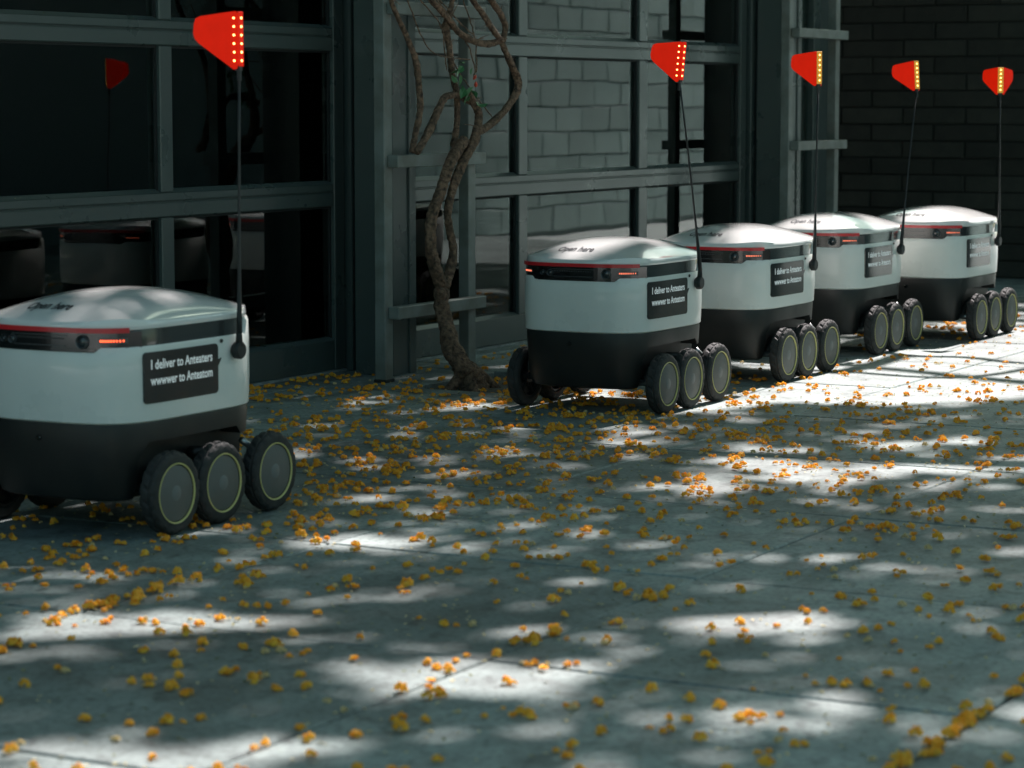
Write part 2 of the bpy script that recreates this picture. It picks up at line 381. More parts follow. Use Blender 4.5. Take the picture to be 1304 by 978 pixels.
# ------------------------------------------------------------------ pale block building opposite (seen mirrored in the glass)
ob = empty('block_building', (20.6, 0.90, 0)); tag(ob, 'pale concrete block building mirrored in the right garage door', 'building')
q = MB(); q.box(-4.6, 6.0, -8.0, -0.006, -0.2, 3.2); q.build('wall', M['blockmortar'], ob)
q = MB(); q.box(-4.7, 6.1, -8.1, 0.0, 3.2001, 3.4); q.build('roof', M['pier'], ob)
q = MB(); q.box(-0.228, 0.228, -0.05, 0.008, -0.0935, 0.0935, 0.006); blk = q.mesh('block', M['block'])
for c in range(13):
    for i in range(17):
        link('block', blk, ob, (-4.35 + 0.478 * i + (0.24 if c % 2 else 0) + rnd.uniform(-.006, .006), rnd.uniform(-.003, .004), 0.101 + c * 0.203))
tag(ob.children[0], kind=None)
hd = MB(); rr = random.Random(3)
for i in range(9000):                             # unseen foliage, added to block low sky and darken the glass reflections
    x = rr.uniform(-14, 14); y = -9 + rr.gauss(0, 0.5)
    if i % 2: x, y = -9 + rr.gauss(0, 0.5), rr.uniform(-9, 9); z = rr.uniform(0, 2.9) * (.45 if i % 2 else 1) + rr.gauss(0, .1)
    s_ = 0.30; a = Vector((rr.gauss(0, 1), rr.gauss(0, 1), rr.gauss(0, 1))).normalized(); c = a.orthogonal().normalized(); d = a.cross(c)
    hd.add([Vector((x, y, z)) + c * s_, Vector((x, y, z)) + d * s_ * .5, Vector((x, y, z)) - c * s_, Vector((x, y, z)) - d * s_ * .5], [(0, 1, 2, 3)])
tag(hd.build('added_hedge', M['leaf']), 'unseen dark green foliage added to block low sky and darken reflections', 'added_hedge', kind='stuff')

# ------------------------------------------------------------------ trellises
def trellis(dx, label):
    t = empty('trellis', (8.6 + dx, 5.05, 0)); tag(t, label, 'trellis', 'trellises on the building front')
    for x0, x1 in ((8.289, 8.347), (8.927, 8.985)):
        q = MB(); q.box(x0 - 8.6, x1 - 8.6, -0.02, 0.026, 0.004, 2.9, 0.003); q.build('post', M['trellis'], t)
        q = MB(); q.box(x0 - 8.604, x1 - 8.596, -0.024, 0.030, 0.0, 0.012, 0.002); q.build('post_foot', M['gasket'], t)
    for k, z in enumerate((0.238, 0.806, 1.374, 1.942, 2.51)):
        q = MB(); q.box(8.311 - 8.6, 8.99 - 8.6, -0.066, -0.0205, z, z + 0.047, 0.003); q.build('crossbar', M['trellis'], t)
    return t
trellis(0.0, 'grey ladder-shaped trellis carrying the twisted vine between the two garage doors')
trellis(3.928, 'bare grey ladder-shaped trellis at the right end of the building front')

# ------------------------------------------------------------------ delivery robot (local +x = its front, +y = the side with the screen)
BXO = -0.010
def outline(hx, hy, n=5.0, N=128, bow=0.018):
    hx += 0.008; hy -= 0.003
    pts = []
    for k in range(N):
        q = 2 * math.pi * (k + 0.5) / N; c, s_ = math.cos(q), math.sin(q)
        x = math.copysign(abs(c) ** (2 / n), c) * hx; y = math.copysign(abs(s_) ** (2 / n), s_) * hy
        if x > 0: x -= bow * (y / hy) ** 2 * (x / hx)
        else: x += bow * 0.5 * (y / hy) ** 2 * (-x / hx)
        pts.append((x + BXO, y))
    return pts
def front_x(y, hx, hy, n=5.0, bow=0.018):
    hx += 0.008; hy -= 0.003
    t = max(0.0, 1 - abs(y / hy) ** n) ** (1 / n)
    x = hx * t
    return x - bow * (y / hy) ** 2 * (x / hx) + BXO
LHX, LHY, LZ, LH = 0.311, 0.243, 0.512, 0.068
def lid_z(x, y):
    u, v = min(1, abs((x - BXO) / (LHX + .008))), min(1, abs(y / (LHY - .003)))
    return LZ + LH * (max(0, 1 - u ** 2.3) ** 0.82) * (max(0, 1 - v ** 2.3) ** 0.82)
def smooth(a, c, v):
    t = min(1, max(0, (v - a) / (c - a))); return t * t * (3 - 2 * t)
def white_top(x, y):
    z = 0.457
    if x > 0.2: z -= 0.012 * (1 - smooth(0.148, 0.166, abs(y)))
    z += 0.040 * smooth(-0.232, -0.252, x) if x < 0 else 0
    return z

def cut(obj, cutters):
    """subtract prisms from a mesh and bake the result"""
    cs = []
    for q in cutters:
        c = q.build('cutter', M['dark']); cs.append(c)
        md = obj.modifiers.new('b', 'BOOLEAN'); md.object = c; md.operation = 'DIFFERENCE'; md.solver = 'EXACT'
    bpy.context.view_layer.update()
    dg = bpy.context.evaluated_depsgraph_get()
    me = bpy.data.meshes.new_from_object(obj.evaluated_get(dg)); obj.modifiers.clear(); obj.data = me
    for c in cs: bpy.data.objects.remove(c)

def text_mesh(txt, size, xs=1.0, align='LEFT', extrude=0.0, bold=0.0):
    cu = bpy.data.curves.new('t', 'FONT'); cu.body = txt; cu.size = size; cu.align_x = align; cu.resolution_u = 3
    cu.extrude = extrude; cu.offset = bold
    o = bpy.data.objects.new('t', cu); COL.objects.link(o)
    bpy.context.view_layer.update()
    me = bpy.data.meshes.new_from_object(o.evaluated_get(bpy.context.evaluated_depsgraph_get()))
    bpy.data.objects.remove(o)
    vs = [(v.co.x * xs, v.co.y, v.co.z) for v in me.vertices]; fs = [list(p.vertices) for p in me.polygons]
    return vs, fs

def strip_front(y0, y1, z0, z1, hx, hy, out, thick, n=14):
    """thin solid following the bowed front between y0 and y1"""
    q = MB(); rings = []
    for k in range(n + 1):
        y = y0 + (y1 - y0) * k / n; e = 1e-3
        x = front_x(y, hx, hy); dx = (front_x(y + e, hx, hy) - front_x(y - e, hx, hy)) / (2 * e)
        nv = Vector((1, -dx)).normalized()
        a = (x + nv.x * (out - thick), y + nv.y * (out - thick)); c = (x + nv.x * out, y + nv.y * out)
        rings.append([(a[0], a[1], z0), (c[0], c[1], z0), (c[0], c[1], z1), (a[0], a[1], z1)])
    q.rings(rings); return q

def wheel_meshes():
    q = MB(); N = 72; rings = []
    prof = [(.070, .0190, 0), (.0765, .0225, 0), (.090, .0225, 0), (.0965, .0200, 1), (.1008, .0150, 1), (.0990, .0138, 0), (.0990, .0085, 0), (.1032, .0075, 2), (.1038, .0, 2),
            (.1032, -.0075, 2), (.0990, -.0085, 0), (.0990, -.0138, 0), (.1008, -.0150, 1), (.0965, -.0200, 1), (.090, -.0225, 0), (.0765, -.0225, 0), (.070, -.0190, 0), (.066, .0, 0)]
    for i in range(len(prof) + 1):
        r, h, t = prof[i % len(prof)]; ring = []
        for k in range(N):
            g = 0
            if t == 1: g = 0.0042 if k % 4 == 0 else 0
            if t == 2: g = 0.0038 if (k + 2) % 4 == 0 else 0
            a = 2 * math.pi * k / N + (0.05 if t == 2 and h else 0) * (1 if h > 0 else -1)
            rr = r - g
            ring.append((rr * math.cos(a), h, -rr * math.sin(a)))
        rings.append(ring)
    q.rings(rings, cap=(False, False))
    tyre = q.mesh('tyre', M['tyre'], smooth=True, angle=24)
    q = MB(); q.lathe([(0.0001, .0200), (.0655, .0200), (.0685, .0187), (.0685, .008)], 56); hub = q.mesh('hub_cap', M['hub'], smooth=True, angle=40)
    q = MB(); q.lathe([(.0705, .0185), (.0712, .0226), (.0742, .0234), (.0750, .0205)], 64); ring = q.mesh('yellow_ring', M['yellow'], smooth=True, angle=50)
    q = MB(); q.lathe([(0.0001, .0207), (.018, .0207), (.0195, .0198)], 32); mid = q.mesh('hub_centre', M['hubmid'], smooth=True, angle=40)
    q = MB(); q.lathe([(.0705, -.018), (.066, -.020), (.060, -.006), (.026, -.002), (.022, -.018), (.0001, -.018)], 40)
    for k in range(5):
        a = 2 * math.pi * k / 5; c, s_ = math.cos(a), math.sin(a)
        q.tube([(c * .020, -.012, s_ * .020), (c * .064, -.012, s_ * .064)], .0055, 6)
    inner = q.mesh('inner_rim', M['dark'], smooth=True, angle=40)
    return tyre, hub, ring, mid, inner
WM = wheel_meshes()

def flag_parts(parent, two, yaw, top, scale=1.0):
    """V-shaped flag: two red plates swept back from a lit spine that faces +x of the flag"""
    pass

def make_robot():
    t = empty('delivery_robot')
    # dark chassis with wheel arches
    q = MB(); secs = [(.080, .268, .212), (.086, .280, .222), (.12, .292, .230), (.20, .300, .234), (.264, .303, .2375), (.270, .3015, .236)]
    q.rings([[(x, y, z) for x, y in outline(hx, hy)] for z, hx, hy in secs])
    ch = q.build('chassis', M['dark'], t, smooth=True, angle=30)
    cuts = []
    for s_ in (1, -1):
        c = MB(); ys = (0.165 * s_, 0.4 * s_)
        prof = [(.212, -.02), (.212, .180), (.180, .222), (-.190, .222), (-.215, .200), (-.60, .200), (-.60, -.02)]
        ringa = [(x, ys[0], z) for x, z in prof]; ringb = [(x, ys[1], z) for x, z in prof]
        if s_ < 0: ringa.reverse(); ringb.reverse()
        c.rings([ringb, ringa]); cuts.append(c)
    ch.parent = None; cut(ch, cuts); ch.parent = t
    # white shell
    N = 128; q = MB(); rings = []
    for f, hx, hy in [(0, .303, .2375), (.015, .3065, .2405), (.35, .309, .243), (.75, .3085, .2425), (.965, .307, .241), (1.0, .3045, .2385)]:
        ring = []
        for x, y in outline(hx, hy):
            z0 = .272; z1 = white_top(x, y); ring.append((x, y, z0 + (z1 - z0) * f))
        rings.append(ring)
    ins = []
    for (x, y), p in zip(outline(.297, .231), rings[-1]): ins.append((x, y, p[2] - 0.001))
    rings.append(ins); rings.append([(x, y, .27) for x, y in outline(.297, .231)])
    q.rings(rings, cap=(False, False)); q.build('body_shell', M['white'], t, smooth=True, angle=35)
    q = MB(); q.rings([[(x, y, z) for x, y in outline(hx, hy)] for z, hx, hy in [(.25, .290, .226), (.43, .2965, .2305), (.494, .2975, .2315), (.499, .296, .230)]])
    q.build('smoked_band', M['band'], t, smooth=True, angle=35)
    # lid
    q = MB(); rings = []
    base = outline(LHX, LHY, 4.2)
    for k, z in [(0.965, .4985), (0.992, .4982), (1.0, .503), (1.0, .509)]: rings.append([((x - BXO) * k + BXO, y * k, z) for x, y in base])
    for k in (0.992, .975, .95, .91, .86, .8, .73, .65, .56, .46, .36, .26, .16, .08): rings.append([((x - BXO) * k + BXO, y * k, lid_z((x - BXO) * k + BXO, y * k)) for x, y in base])
    rings.append([(x * .001 + BXO, y * .001, lid_z(0, 0)) for x, y in base])
    q.rings(rings, cap=(True, False)); lid = q.build('lid', M['lid'], t, smooth=True, angle=50)
    vs, fs = text_mesh('Open here', 0.027, 1.12, 'CENTER', 0, .0006)
    q = MB(); q.add([(0.252 - v * 2.1, -0.022 + u, lid_z(0.252 - v * 2.1, -0.022 + u) + .0012) for u, v, _ in vs], fs); q.build('lettering', M['ink'], lid)
    strip_front(-.226, .218, .4925, .5042, LHX, LHY, .0014, .006, 30).build('red_strip', M['red'], lid)
    # visor with its cameras and lamps
    vis = strip_front(-.224, .2255, .4475, .4935, .303, .2385, .0012, .01, 30).build('visor', M['visor'], t)
    q = strip_front(-.152, .152, .4475, .454, .303, .2385, .0050, .005, 20); q.build('visor_lip', M['visor'], vis)
    q = strip_front(-.085, .072, .4585, .4605, .303, .2385, .0035, .003, 12); q.build('sensor_bar', M['bezel'], vis)
    q = strip_front(-.090, .078, .4835, .4855, .303, .2385, .0035, .003, 12); q.build('sensor_bar', M['bezel'], vis)
    q = MB(); x0 = front_x(-.07, .303, .2385)
    for k in range(22):
        y = -.074 + k * .0066; x0 = front_x(y, .303, .2385); q.box(x0 + .001, x0 + .0028, y, y + .0022, .475, .479)
    q.build('sensor_grille', M['bezel'], vis)
    for y, r_, m_ in ((.120, .0155, 'lens'), (-.118, .0075, 'lens'), (-.088, .010, 'lens')):
        x0 = front_x(y, .303, .2385)
        q = MB(); q.lathe([(r_ * .82, 0), (r_ * .86, .006), (r_ * 1.0, .0075), (r_ * 1.12, .003), (r_ * 1.15, -.004)], 28, 'z')
        bz = q.build('camera_bezel', M['bezel'], vis, (x0 + .002, y, .4705), (0, math.pi / 2, 0), smooth=True, angle=40)
        q = MB(); q.lathe([(.0001, .0050), (r_ * .45, .0043), (r_ * .83, .0015)], 24, 'z')
        q.build('camera_lens', M[m_], vis, (x0 + .002, y, .4705), (0, math.pi / 2, 0), smooth=True)
    for y0, y1 in ((.163, .207), (-.209, -.172)):
        q = strip_front(y0 - .004, y1 + .004, .467, .4795, .303, .2385, .0022, .003, 6); q.build('lamp_housing', M['bezel'], vis)
        q = MB(); k = 0; y = y0
        while y < y1:
            x0 = front_x(y + .002, .303, .2385); q.box(x0 - .002, x0 + .0040, y, y + .0036, .4705, .476, .0008); y += .0052
        q.build('lamp_row', M['ledon'], vis)
    # screen on the side
    r_ = .012; x0, x1, z0, z1 = -.095, .206, .316, .442
    def side_y(x):
        return .2395 * max(0.0, 1 - abs((x - BXO) / .3165) ** 5.0) ** 0.2
    q = MB(); rings = []
    xs_ = [x0 + r_ * (1 - math.cos(R(15 * k))) for k in range(7)] + [x0 + (x1 - x0) * k / 20 for k in range(2, 19)] + [x1 - r_ * (1 - math.cos(R(90 - 15 * k))) for k in range(7)]
    xs_ = sorted(set(round(v, 5) for v in xs_))
    for x in xs_:
        e = min(x - x0, x1 - x, r_); ins = r_ - math.sqrt(max(0, r_ * r_ - (r_ - e) ** 2)); y = side_y(x)
        rings.append([(x, y - .003, z0 + ins), (x, y + .0016, z0 + ins + .0006), (x, y + .0016, z1 - ins - .0006), (x, y - .003, z1 - ins)])
    q.rings(rings)
    q.rings([[(x0 + .001, side_y(x0) - .002, .383), (x0 + .001, side_y(x0) + .0015, .383), (x0 + .001, side_y(x0) + .0015, .401), (x0 + .001, side_y(x0) - .002, .401)],
             [(x0 - .014, side_y(x0) - .002, .401), (x0 - .014, side_y(x0) + .0013, .401), (x0 - .014, side_y(x0) + .0013, .404), (x0 - .014, side_y(x0) - .002, .404)]])
    scr = q.build('screen', M['screen'], t)
    for txt, z, sz, xs in (('I deliver to Anteaters', .400, .0325, .70), ('wwwwer to Anteatom', .361, .0325, .76)):
        vs, fs = text_mesh(txt, sz, xs, 'LEFT', 0, .0006); wd = max(v[0] for v in vs)
        k = .252 / wd
        q = MB(); q.add([(.184 - u * k, side_y(.184 - u * k) + .0026, z + v) for u, v, _ in vs], [f[::-1] for f in fs]); q.build('lettering', M['text'], scr)
    # knob and tail fitting
    q = MB(); q.lathe([(.0001, .022), (.019, .022), (.0225, .018), (.0225, .004), (.016, .0), (.016, -.012)], 32)
    kn = q.build('pole_mount', M['pole'], t, (-.170, .2405, .418), smooth=True, angle=40)
    q = MB(); q.tube([(0, .013, .010), (0, .013, .040), (0.0, .013, .060)], [.010, .008, .0055], 12); q.build('socket', M['pole'], kn, smooth=True)
    q = MB(); q.lathe([(.0001, .003), (.0045, .003), (.0055, 0)], 16); q.build('side_button', M['dark'], t, (-.110, .2402, .446))
    q = MB(); q.lathe([(.0001, .004), (.006, .004), (.0075, .001), (.0075, -.004)], 16, 'z')
    q.build('front_sensor', M['visor'], t, (.3010, -.015, .232), (0, math.pi / 2, 0))
    for ch_ in t.children: ch_.location.z += 0.007
    # running gear
    for s_ in (1, -1):
        q = MB(); q.tube([(.150, .195 * s_, .108), (.10, .195 * s_, .150), (.05, .195 * s_, .165), (0, .195 * s_, .150), (-.05, .195 * s_, .108)], .016, 8); q.build('rocker_arm', M['dark'], t, smooth=True)
        q = MB(); q.tube([(-.04, .195 * s_, .175), (-.17, .195 * s_, .165), (-.283, .195 * s_, .108)], .017, 8); q.build('rear_arm', M['dark'], t, smooth=True)
        q = MB(); q.tube([(-.245, .205 * s_, .185), (-.293, .212 * s_, .155), (-.306, .214 * s_, .125)], .009, 8); q.build('arm_bracket', M['steel'], t, smooth=True)
        for x in (.150, -.050, -.283):
            q = MB(); q.tube([(x, .150 * s_, .1035), (x, .252 * s_, .1035)], .012, 12); q.build('axle', M['steel'], t, smooth=True)
    for s_ in (1, -1):
        for x in (.150, -.050, -.283):
            wl = link('wheel', WM[0], t, (x, .2645 * s_, .1035), (0, rnd.uniform(0, 6), 0 if s_ > 0 else math.pi))
            for me in WM[1:]: link(me.name, me, wl)
    return t

def copy_tree(o, parent=None):
    c = o.copy(); COL.objects.link(c)
    if parent: c.parent = parent
    for ch in list(o.children): copy_tree(ch, c)
    return c

def add_flag(t, foot, head, yaw, two):
    """whip pole from the mount up to a V-shaped lit flag; foot/head in robot coordinates, yaw = where the lit spine faces"""
    f, h = Vector(foot), Vector(head); d = h - f
    pts = [f + d * k + Vector((d.x, d.y, 0)) * (-0.16 * k * (1 - k)) for k in [0, .05, .12, .25, .5, .75, 1]]
    q = MB(); q.tube(pts, [.0075, .0075, .0060, .0040, .0036, .0034, .0034], 8)
    pole = q.build('flag_pole', M['pole'], t, smooth=True)
    tilt = math.atan2(d.x, d.z) * .35
    q = MB(); q.box(-.008, .006, -.009, .009, -.005, .022, .002); q.tube([(0, 0, -.03), (0, 0, .02)], .0055, 8)
    H_, L = {0: .134, 1: .126, 2: .122, 3: .118, 4: .112}[bots.index(t)], .112
    q2 = MB()
    def P(u, z, s_, o):      # point on a wing plate: u along the wing, o = offset to its outer face
        a = R(38); ux, uy = -math.cos(a), math.sin(a) * s_
        nx, ny = math.sin(a), math.cos(a) * s_
        return (0.004 + ux * u + nx * o, 0.010 * s_ + uy * u + ny * o, z)
    ks = H_ / .134; prof = [(u * ks, z * ks) for u, z in [(0, .012), (0, .138), (.005, .143), (.03, .140), (.095, .130), (.106, .124), (.110, .112), (.112, .088), (.109, .075), (.100, .064), (.012, -.002), (.004, 0)]]
    fl = q.build('flag', M['pole'], t); fl.location = h; fl.rotation_euler = (0, tilt, yaw)
    for s_ in (1, -1):
        w_ = MB(); ra = [P(u, z, s_, -.0015) for u, z in prof]; rb = [P(u, z, s_, .0015) for u, z in prof]
        if s_ > 0: w_.rings([rb, ra])
        else: w_.rings([ra, rb])
        w_.build('flag_wing', M['flag'], fl)
    sp = MB(); sp.box(.004, .0075, -.0125, .0125, .006, H_ + .008, .0012)
    sp.build('spine_strip', M['flag'] if two else M['amber'], fl)
    cols = ((-.0105, 0.0, .0105) if two else (0.0,))
    for y in cols:
        for k in range(6):
            q = MB(); q.lathe([(.0001, .0026), (.0020, .0022), (.0030, .0)], 10, 'z')
            if y: x_, y_, rz = -0.004, y * 1.62, R(55) * (1 if y > 0 else -1)
            else: x_, y_, rz = .0076, 0.0, 0.0
            o = q.build('led', M['ledflag'], fl, (x_, y_, .020 + k * .0212 * H_ / .134)); o.rotation_euler = (0, math.pi / 2, rz)
    return pole

robots = [  # x, y, foot->head of the pole (robot coordinates), spine yaw (world), label
    (5.250, 3.975, (-.228 + .012, -.228 + .035), 1.133, -95, True, 'white six-wheeled delivery robot nearest the camera, cut off by the left edge of the photo'),
    (8.055, 3.965, (0, 0.10), 1.119, -92, True, 'white six-wheeled delivery robot whose left front wheel shows beside the vine trunk'),
    (9.180, 3.990, (0, 0), 1.113, -115, False, 'white six-wheeled delivery robot, middle of the five, its flag before the right trellis'),
    (10.35, 4.060, (0, 0), 1.10, -120, False, 'white six-wheeled delivery robot fourth from the camera with its pole leaning right'),
    (11.20, 3.905, (0, 0), 1.085, -150, False, 'white six-wheeled delivery robot farthest away, its flag turned face-on against the brick wall')]
heads = [(-.182, 1.133), (.012, 1.119), (-.186, 1.113), (-.325, 1.100), (-.145, 1.085)]
yaws = [-85, -95, -118, -118, -152]
proto = make_robot()
bots = []
for i, rb in enumerate(robots):
    bots.append(proto if i == 0 else copy_tree(proto))
for i, (rb, o) in enumerate(zip(robots, bots)):
    tag(o, rb[6], 'robot', 'delivery robots parked in a row')
    o.location = (rb[0], rb[1], 0); o.rotation_euler = (0, 0, math.pi)
    add_flag(o, (-.170, .2545, .468), (heads[i][0], .2545, heads[i][1]), R(yaws[i]) - math.pi, rb[5])
    if i:                                          # only the nearest robot's lamps burn at full strength
        for lr in [g for ch in o.children if ch.name.startswith('visor') for g in ch.children if g.name.startswith('lamp_row')]:
            lr.material_slots[0].link = 'OBJECT'; lr.material_slots[0].material = M['leddim']
    for ch in o.children:
        if ch.name.startswith('wheel'): ch.rotation_euler[1] = rnd.uniform(0, 6.28)

# ------------------------------------------------------------------ vine
VINE = [
  ('trunk',[(8.525, 4.78, -0.022, 0.045), (8.475, 4.8, 0.023, 0.042), (8.486, 4.84, 0.068, 0.036), (8.52, 4.88, 0.123, 0.033), (8.537, 4.91, 0.202, 0.03), (8.525, 4.92, 0.283, 0.028), (8.525, 4.92, 0.349, 0.027)]),
  ('left_strand',[(8.54, 4.925, 0.342, 0.024), (8.492, 4.925, 0.414, 0.024), (8.452, 4.925, 0.496, 0.022), (8.446, 4.925, 0.564, 0.021), (8.47, 4.925, 0.637, 0.021), (8.524, 4.925, 0.716, 0.021), (8.584, 4.925, 0.797, 0.021), (8.645, 4.925, 0.862, 0.023), (8.712, 4.925, 0.906, 0.02), (8.78, 4.925, 0.941, 0.018)]),
  ('right_strand',[(8.526, 4.91, 0.349, 0.018), (8.58, 4.91, 0.424, 0.018), (8.593, 4.91, 0.49, 0.015), (8.563, 4.91, 0.575, 0.015), (8.557, 4.91, 0.649, 0.015), (8.6, 4.91, 0.738, 0.018), (8.673, 4.91, 0.82, 0.018), (8.741, 4.91, 0.885, 0.018), (8.785, 4.91, 0.953, 0.017), (8.797, 4.91, 1.002, 0.015), (8.76, 4.91, 1.044, 0.015), (8.717, 4.91, 1.086, 0.012)]),
  ('arm',[(8.358, 4.93, 0.864, 0.013), (8.446, 4.93, 0.936, 0.015), (8.517, 4.93, 1.021, 0.015), (8.564, 4.93, 1.065, 0.013), (8.637, 4.93, 1.077, 0.012), (8.697, 4.93, 1.068, 0.012), (8.783, 4.93, 1.047, 0.012)]),
  ('left_upright',[(8.357, 4.95, 0.864, 0.012), (8.387, 4.95, 0.942, 0.012), (8.416, 4.95, 1.03, 0.012), (8.406, 4.95, 1.143, 0.012), (8.383, 4.95, 1.207, 0.012), (8.315, 4.95, 1.298, 0.01), (8.259, 4.95, 1.36, 0.009), (8.21, 4.95, 1.421, 0.009), (8.189, 4.95, 1.534, 0.009)]),
  ('mid_stem',[(8.679, 4.955, 0.879, 0.014), (8.704, 4.955, 0.969, 0.012), (8.699, 4.955, 1.086, 0.012), (8.669, 4.955, 1.16, 0.012), (8.645, 4.955, 1.255, 0.012), (8.621, 4.955, 1.326, 0.015), (8.64, 4.955, 1.371, 0.012), (8.67, 4.955, 1.437, 0.009), (8.725, 4.955, 1.588, 0.009)]),
  ('right_curve',[(8.79, 4.92, 0.929, 0.015), (8.922, 4.92, 0.968, 0.015), (9.051, 4.92, 1.035, 0.014), (9.136, 4.92, 1.118, 0.016), (9.083, 4.92, 1.195, 0.014), (9.018, 4.92, 1.262, 0.012), (8.986, 4.92, 1.295, 0.012), (8.923, 4.92, 1.333, 0.012), (8.835, 4.92, 1.397, 0.011), (8.754, 4.92, 1.451, 0.01), (8.604, 4.92, 1.581, 0.009)]),
  ('top_loop',[(9.005, 4.93, 1.289, 0.012), (8.909, 4.93, 1.275, 0.014), (8.803, 4.93, 1.282, 0.013), (8.686, 4.93, 1.312, 0.012), (8.608, 4.93, 1.355, 0.012), (8.525, 4.93, 1.402, 0.012), (8.449, 4.93, 1.444, 0.012), (8.301, 4.93, 1.567, 0.01)]),
  ('top_spur',[(9.042, 4.94, 1.29, 0.012), (9.068, 4.94, 1.346, 0.012), (9.023, 4.94, 1.394, 0.012), (8.959, 4.94, 1.441, 0.012), (8.915, 4.94, 1.49, 0.011), (8.903, 4.94, 1.626, 0.009)]),
]
vine = empty('vine', (8.55, 4.80, 0)); tag(vine, 'thick twisted leafless vine climbing the trellis between the two garage doors', 'vine')
OV = Vector((8.55, 4.80, 0)); rv = random.Random(11)
for name, pts in VINE:
    if name == 'trunk': pts = [(8.425, 4.72, -.06, .062), (8.426, 4.735, 0.002, 0.052), (8.414, 4.745, 0.035, 0.046), (8.402, 4.765, 0.067, 0.04), (8.41, 4.8, 0.109, 0.036), (8.462, 4.85, 0.147, 0.033), (8.502, 4.89, 0.205, 0.03), (8.525, 4.92, 0.283, 0.028), (8.525, 4.92, 0.349, 0.027)]
    if name == 'left_strand': pts = pts[:-1]
    P4 = catmull(pts, 7)
    q = MB(); rings_r = [p[3] * (1 + rv.uniform(-.09, .09)) for p in P4]
    q.tube([(p[0] - OV.x + rv.uniform(-.0015, .0015), p[1] - OV.y, p[2]) for p in P4], rings_r, 18 if pts[0][3] > .016 else 12, rough=.05, rg=rv, rib=.10)
    q.build('trunk' if name == 'trunk' else 'stem', M['bark'], vine, smooth=True)
for a in ((8.50, 4.69, .01, .03), (8.36, 4.79, .0, .028), (8.47, 4.80, .01, .03), (8.36, 4.69, -.01, .025)):       # root flare
    q = MB(); q.tube(catmull([(8.415 - OV.x, 4.745 - OV.y, .06), ((a[0] + 8.415) / 2 - OV.x, (a[1] + 4.745) / 2 - OV.y, a[2] + .02), (a[0] + (a[0] - 8.415) * .4 - OV.x, a[1] + (a[1] - 4.745) * .4 - OV.y, -.04)], 5),
                     [.030, .029, .028, .027, .026, .024, .022, .020, .018, .016, .014], 10, rough=.06, rg=rv, rib=.1)
    q.build('root', M['bark'], vine, smooth=True)
TW = [[(8.311, 4.94, 1.425), (8.39, 4.94, 1.32), (8.506, 4.94, 1.232), (8.777, 4.94, 1.213)], [(8.777, 4.94, 1.258), (8.82, 4.94, 1.183), (8.808, 4.94, 1.147)], [(8.655, 4.94, 1.196), (8.789, 4.94, 1.095), (8.965, 4.94, 0.989)], [(8.402, 4.94, 1.428), (8.548, 4.94, 1.345), (8.583, 4.94, 1.257), (8.6, 4.94, 1.169)], [(8.729, 4.94, 1.439), (8.79, 4.94, 1.351), (8.827, 4.94, 1.268), (8.833, 4.94, 1.165)], [(8.478, 4.94, 1.459), (8.667, 4.94, 1.348), (8.777, 4.94, 1.255)], [(8.548, 4.94, 1.433), (8.698, 4.94, 1.354), (8.814, 4.94, 1.306)]]
for tw in TW:
    P3 = catmull(tw, 6); q = MB(); q.tube([(x - OV.x, y - OV.y + rv.uniform(-.003, .003), z) for x, y, z in P3], .0028, 5); q.build('twig', M['bark'], vine)
for k in range(26):                                # short spur twigs
    name, pts = rv.choice(VINE[1:]); p = rv.choice(pts[1:])
    d = Vector((rv.uniform(-1, 1), rv.uniform(-.6, .2), rv.uniform(-.3, 1))).normalized() * rv.uniform(.03, .08)
    a = Vector(p[:3]) - OV; q = MB(); q.tube([a, a + d * .5 + Vector((0, 0, .004)), a + d], [.003, .002, .0012], 4); q.build('twig', M['bark'], vine)
LV = [(8.615, 4.9, 1.174), (8.657, 4.9, 1.187), (8.602, 4.9, 1.145), (8.669, 4.9, 1.104), (8.699, 4.9, 1.08), (8.644, 4.9, 1.115), (8.755, 4.9, 1.059), (8.718, 4.9, 1.152), (8.681, 4.9, 1.074), (8.633, 4.9, 1.198), (8.748, 4.9, 1.086), (8.663, 4.9, 1.136)]
for k, (x, y, z) in enumerate(LV + [(p[0] + .015, p[1], p[2] - .02) for p in LV[::2]]):
    q = MB(); L = rv.uniform(.028, .048); W = L * .32
    q.add([(0, 0, 0), (W, L * .3, .004), (W * .8, L * .65, .003), (0, L, -.004), (-W * .8, L * .65, .003), (-W, L * .3, .004), (0, L * .5, -.003)],
          [(0, 1, 6), (1, 2, 6), (2, 3, 6), (3, 4, 6), (4, 5, 6), (5, 0, 6)])
    q.build('leaf', M['leafv'], vine, (x - OV.x, y - OV.y, z), (rv.uniform(0, 6.3), rv.uniform(-1, 1), rv.uniform(0, 6.3)))
q = MB(); q.lathe([(.0001, -.012), (.006, -.007), (.007, .002), (.0001, .012)], 8, 'z'); q.build('bud', M['budred'], vine, (8.755 - OV.x, 4.9 - OV.y, 1.118))
q = MB(); q.lathe([(.0001, -.012), (.005, -.007), (.006, .002), (.0001, .012)], 8, 'z'); q.build('bud', M['budred'], vine, (8.748 - OV.x, 4.9 - OV.y, 1.145), (.4, .3, 0))

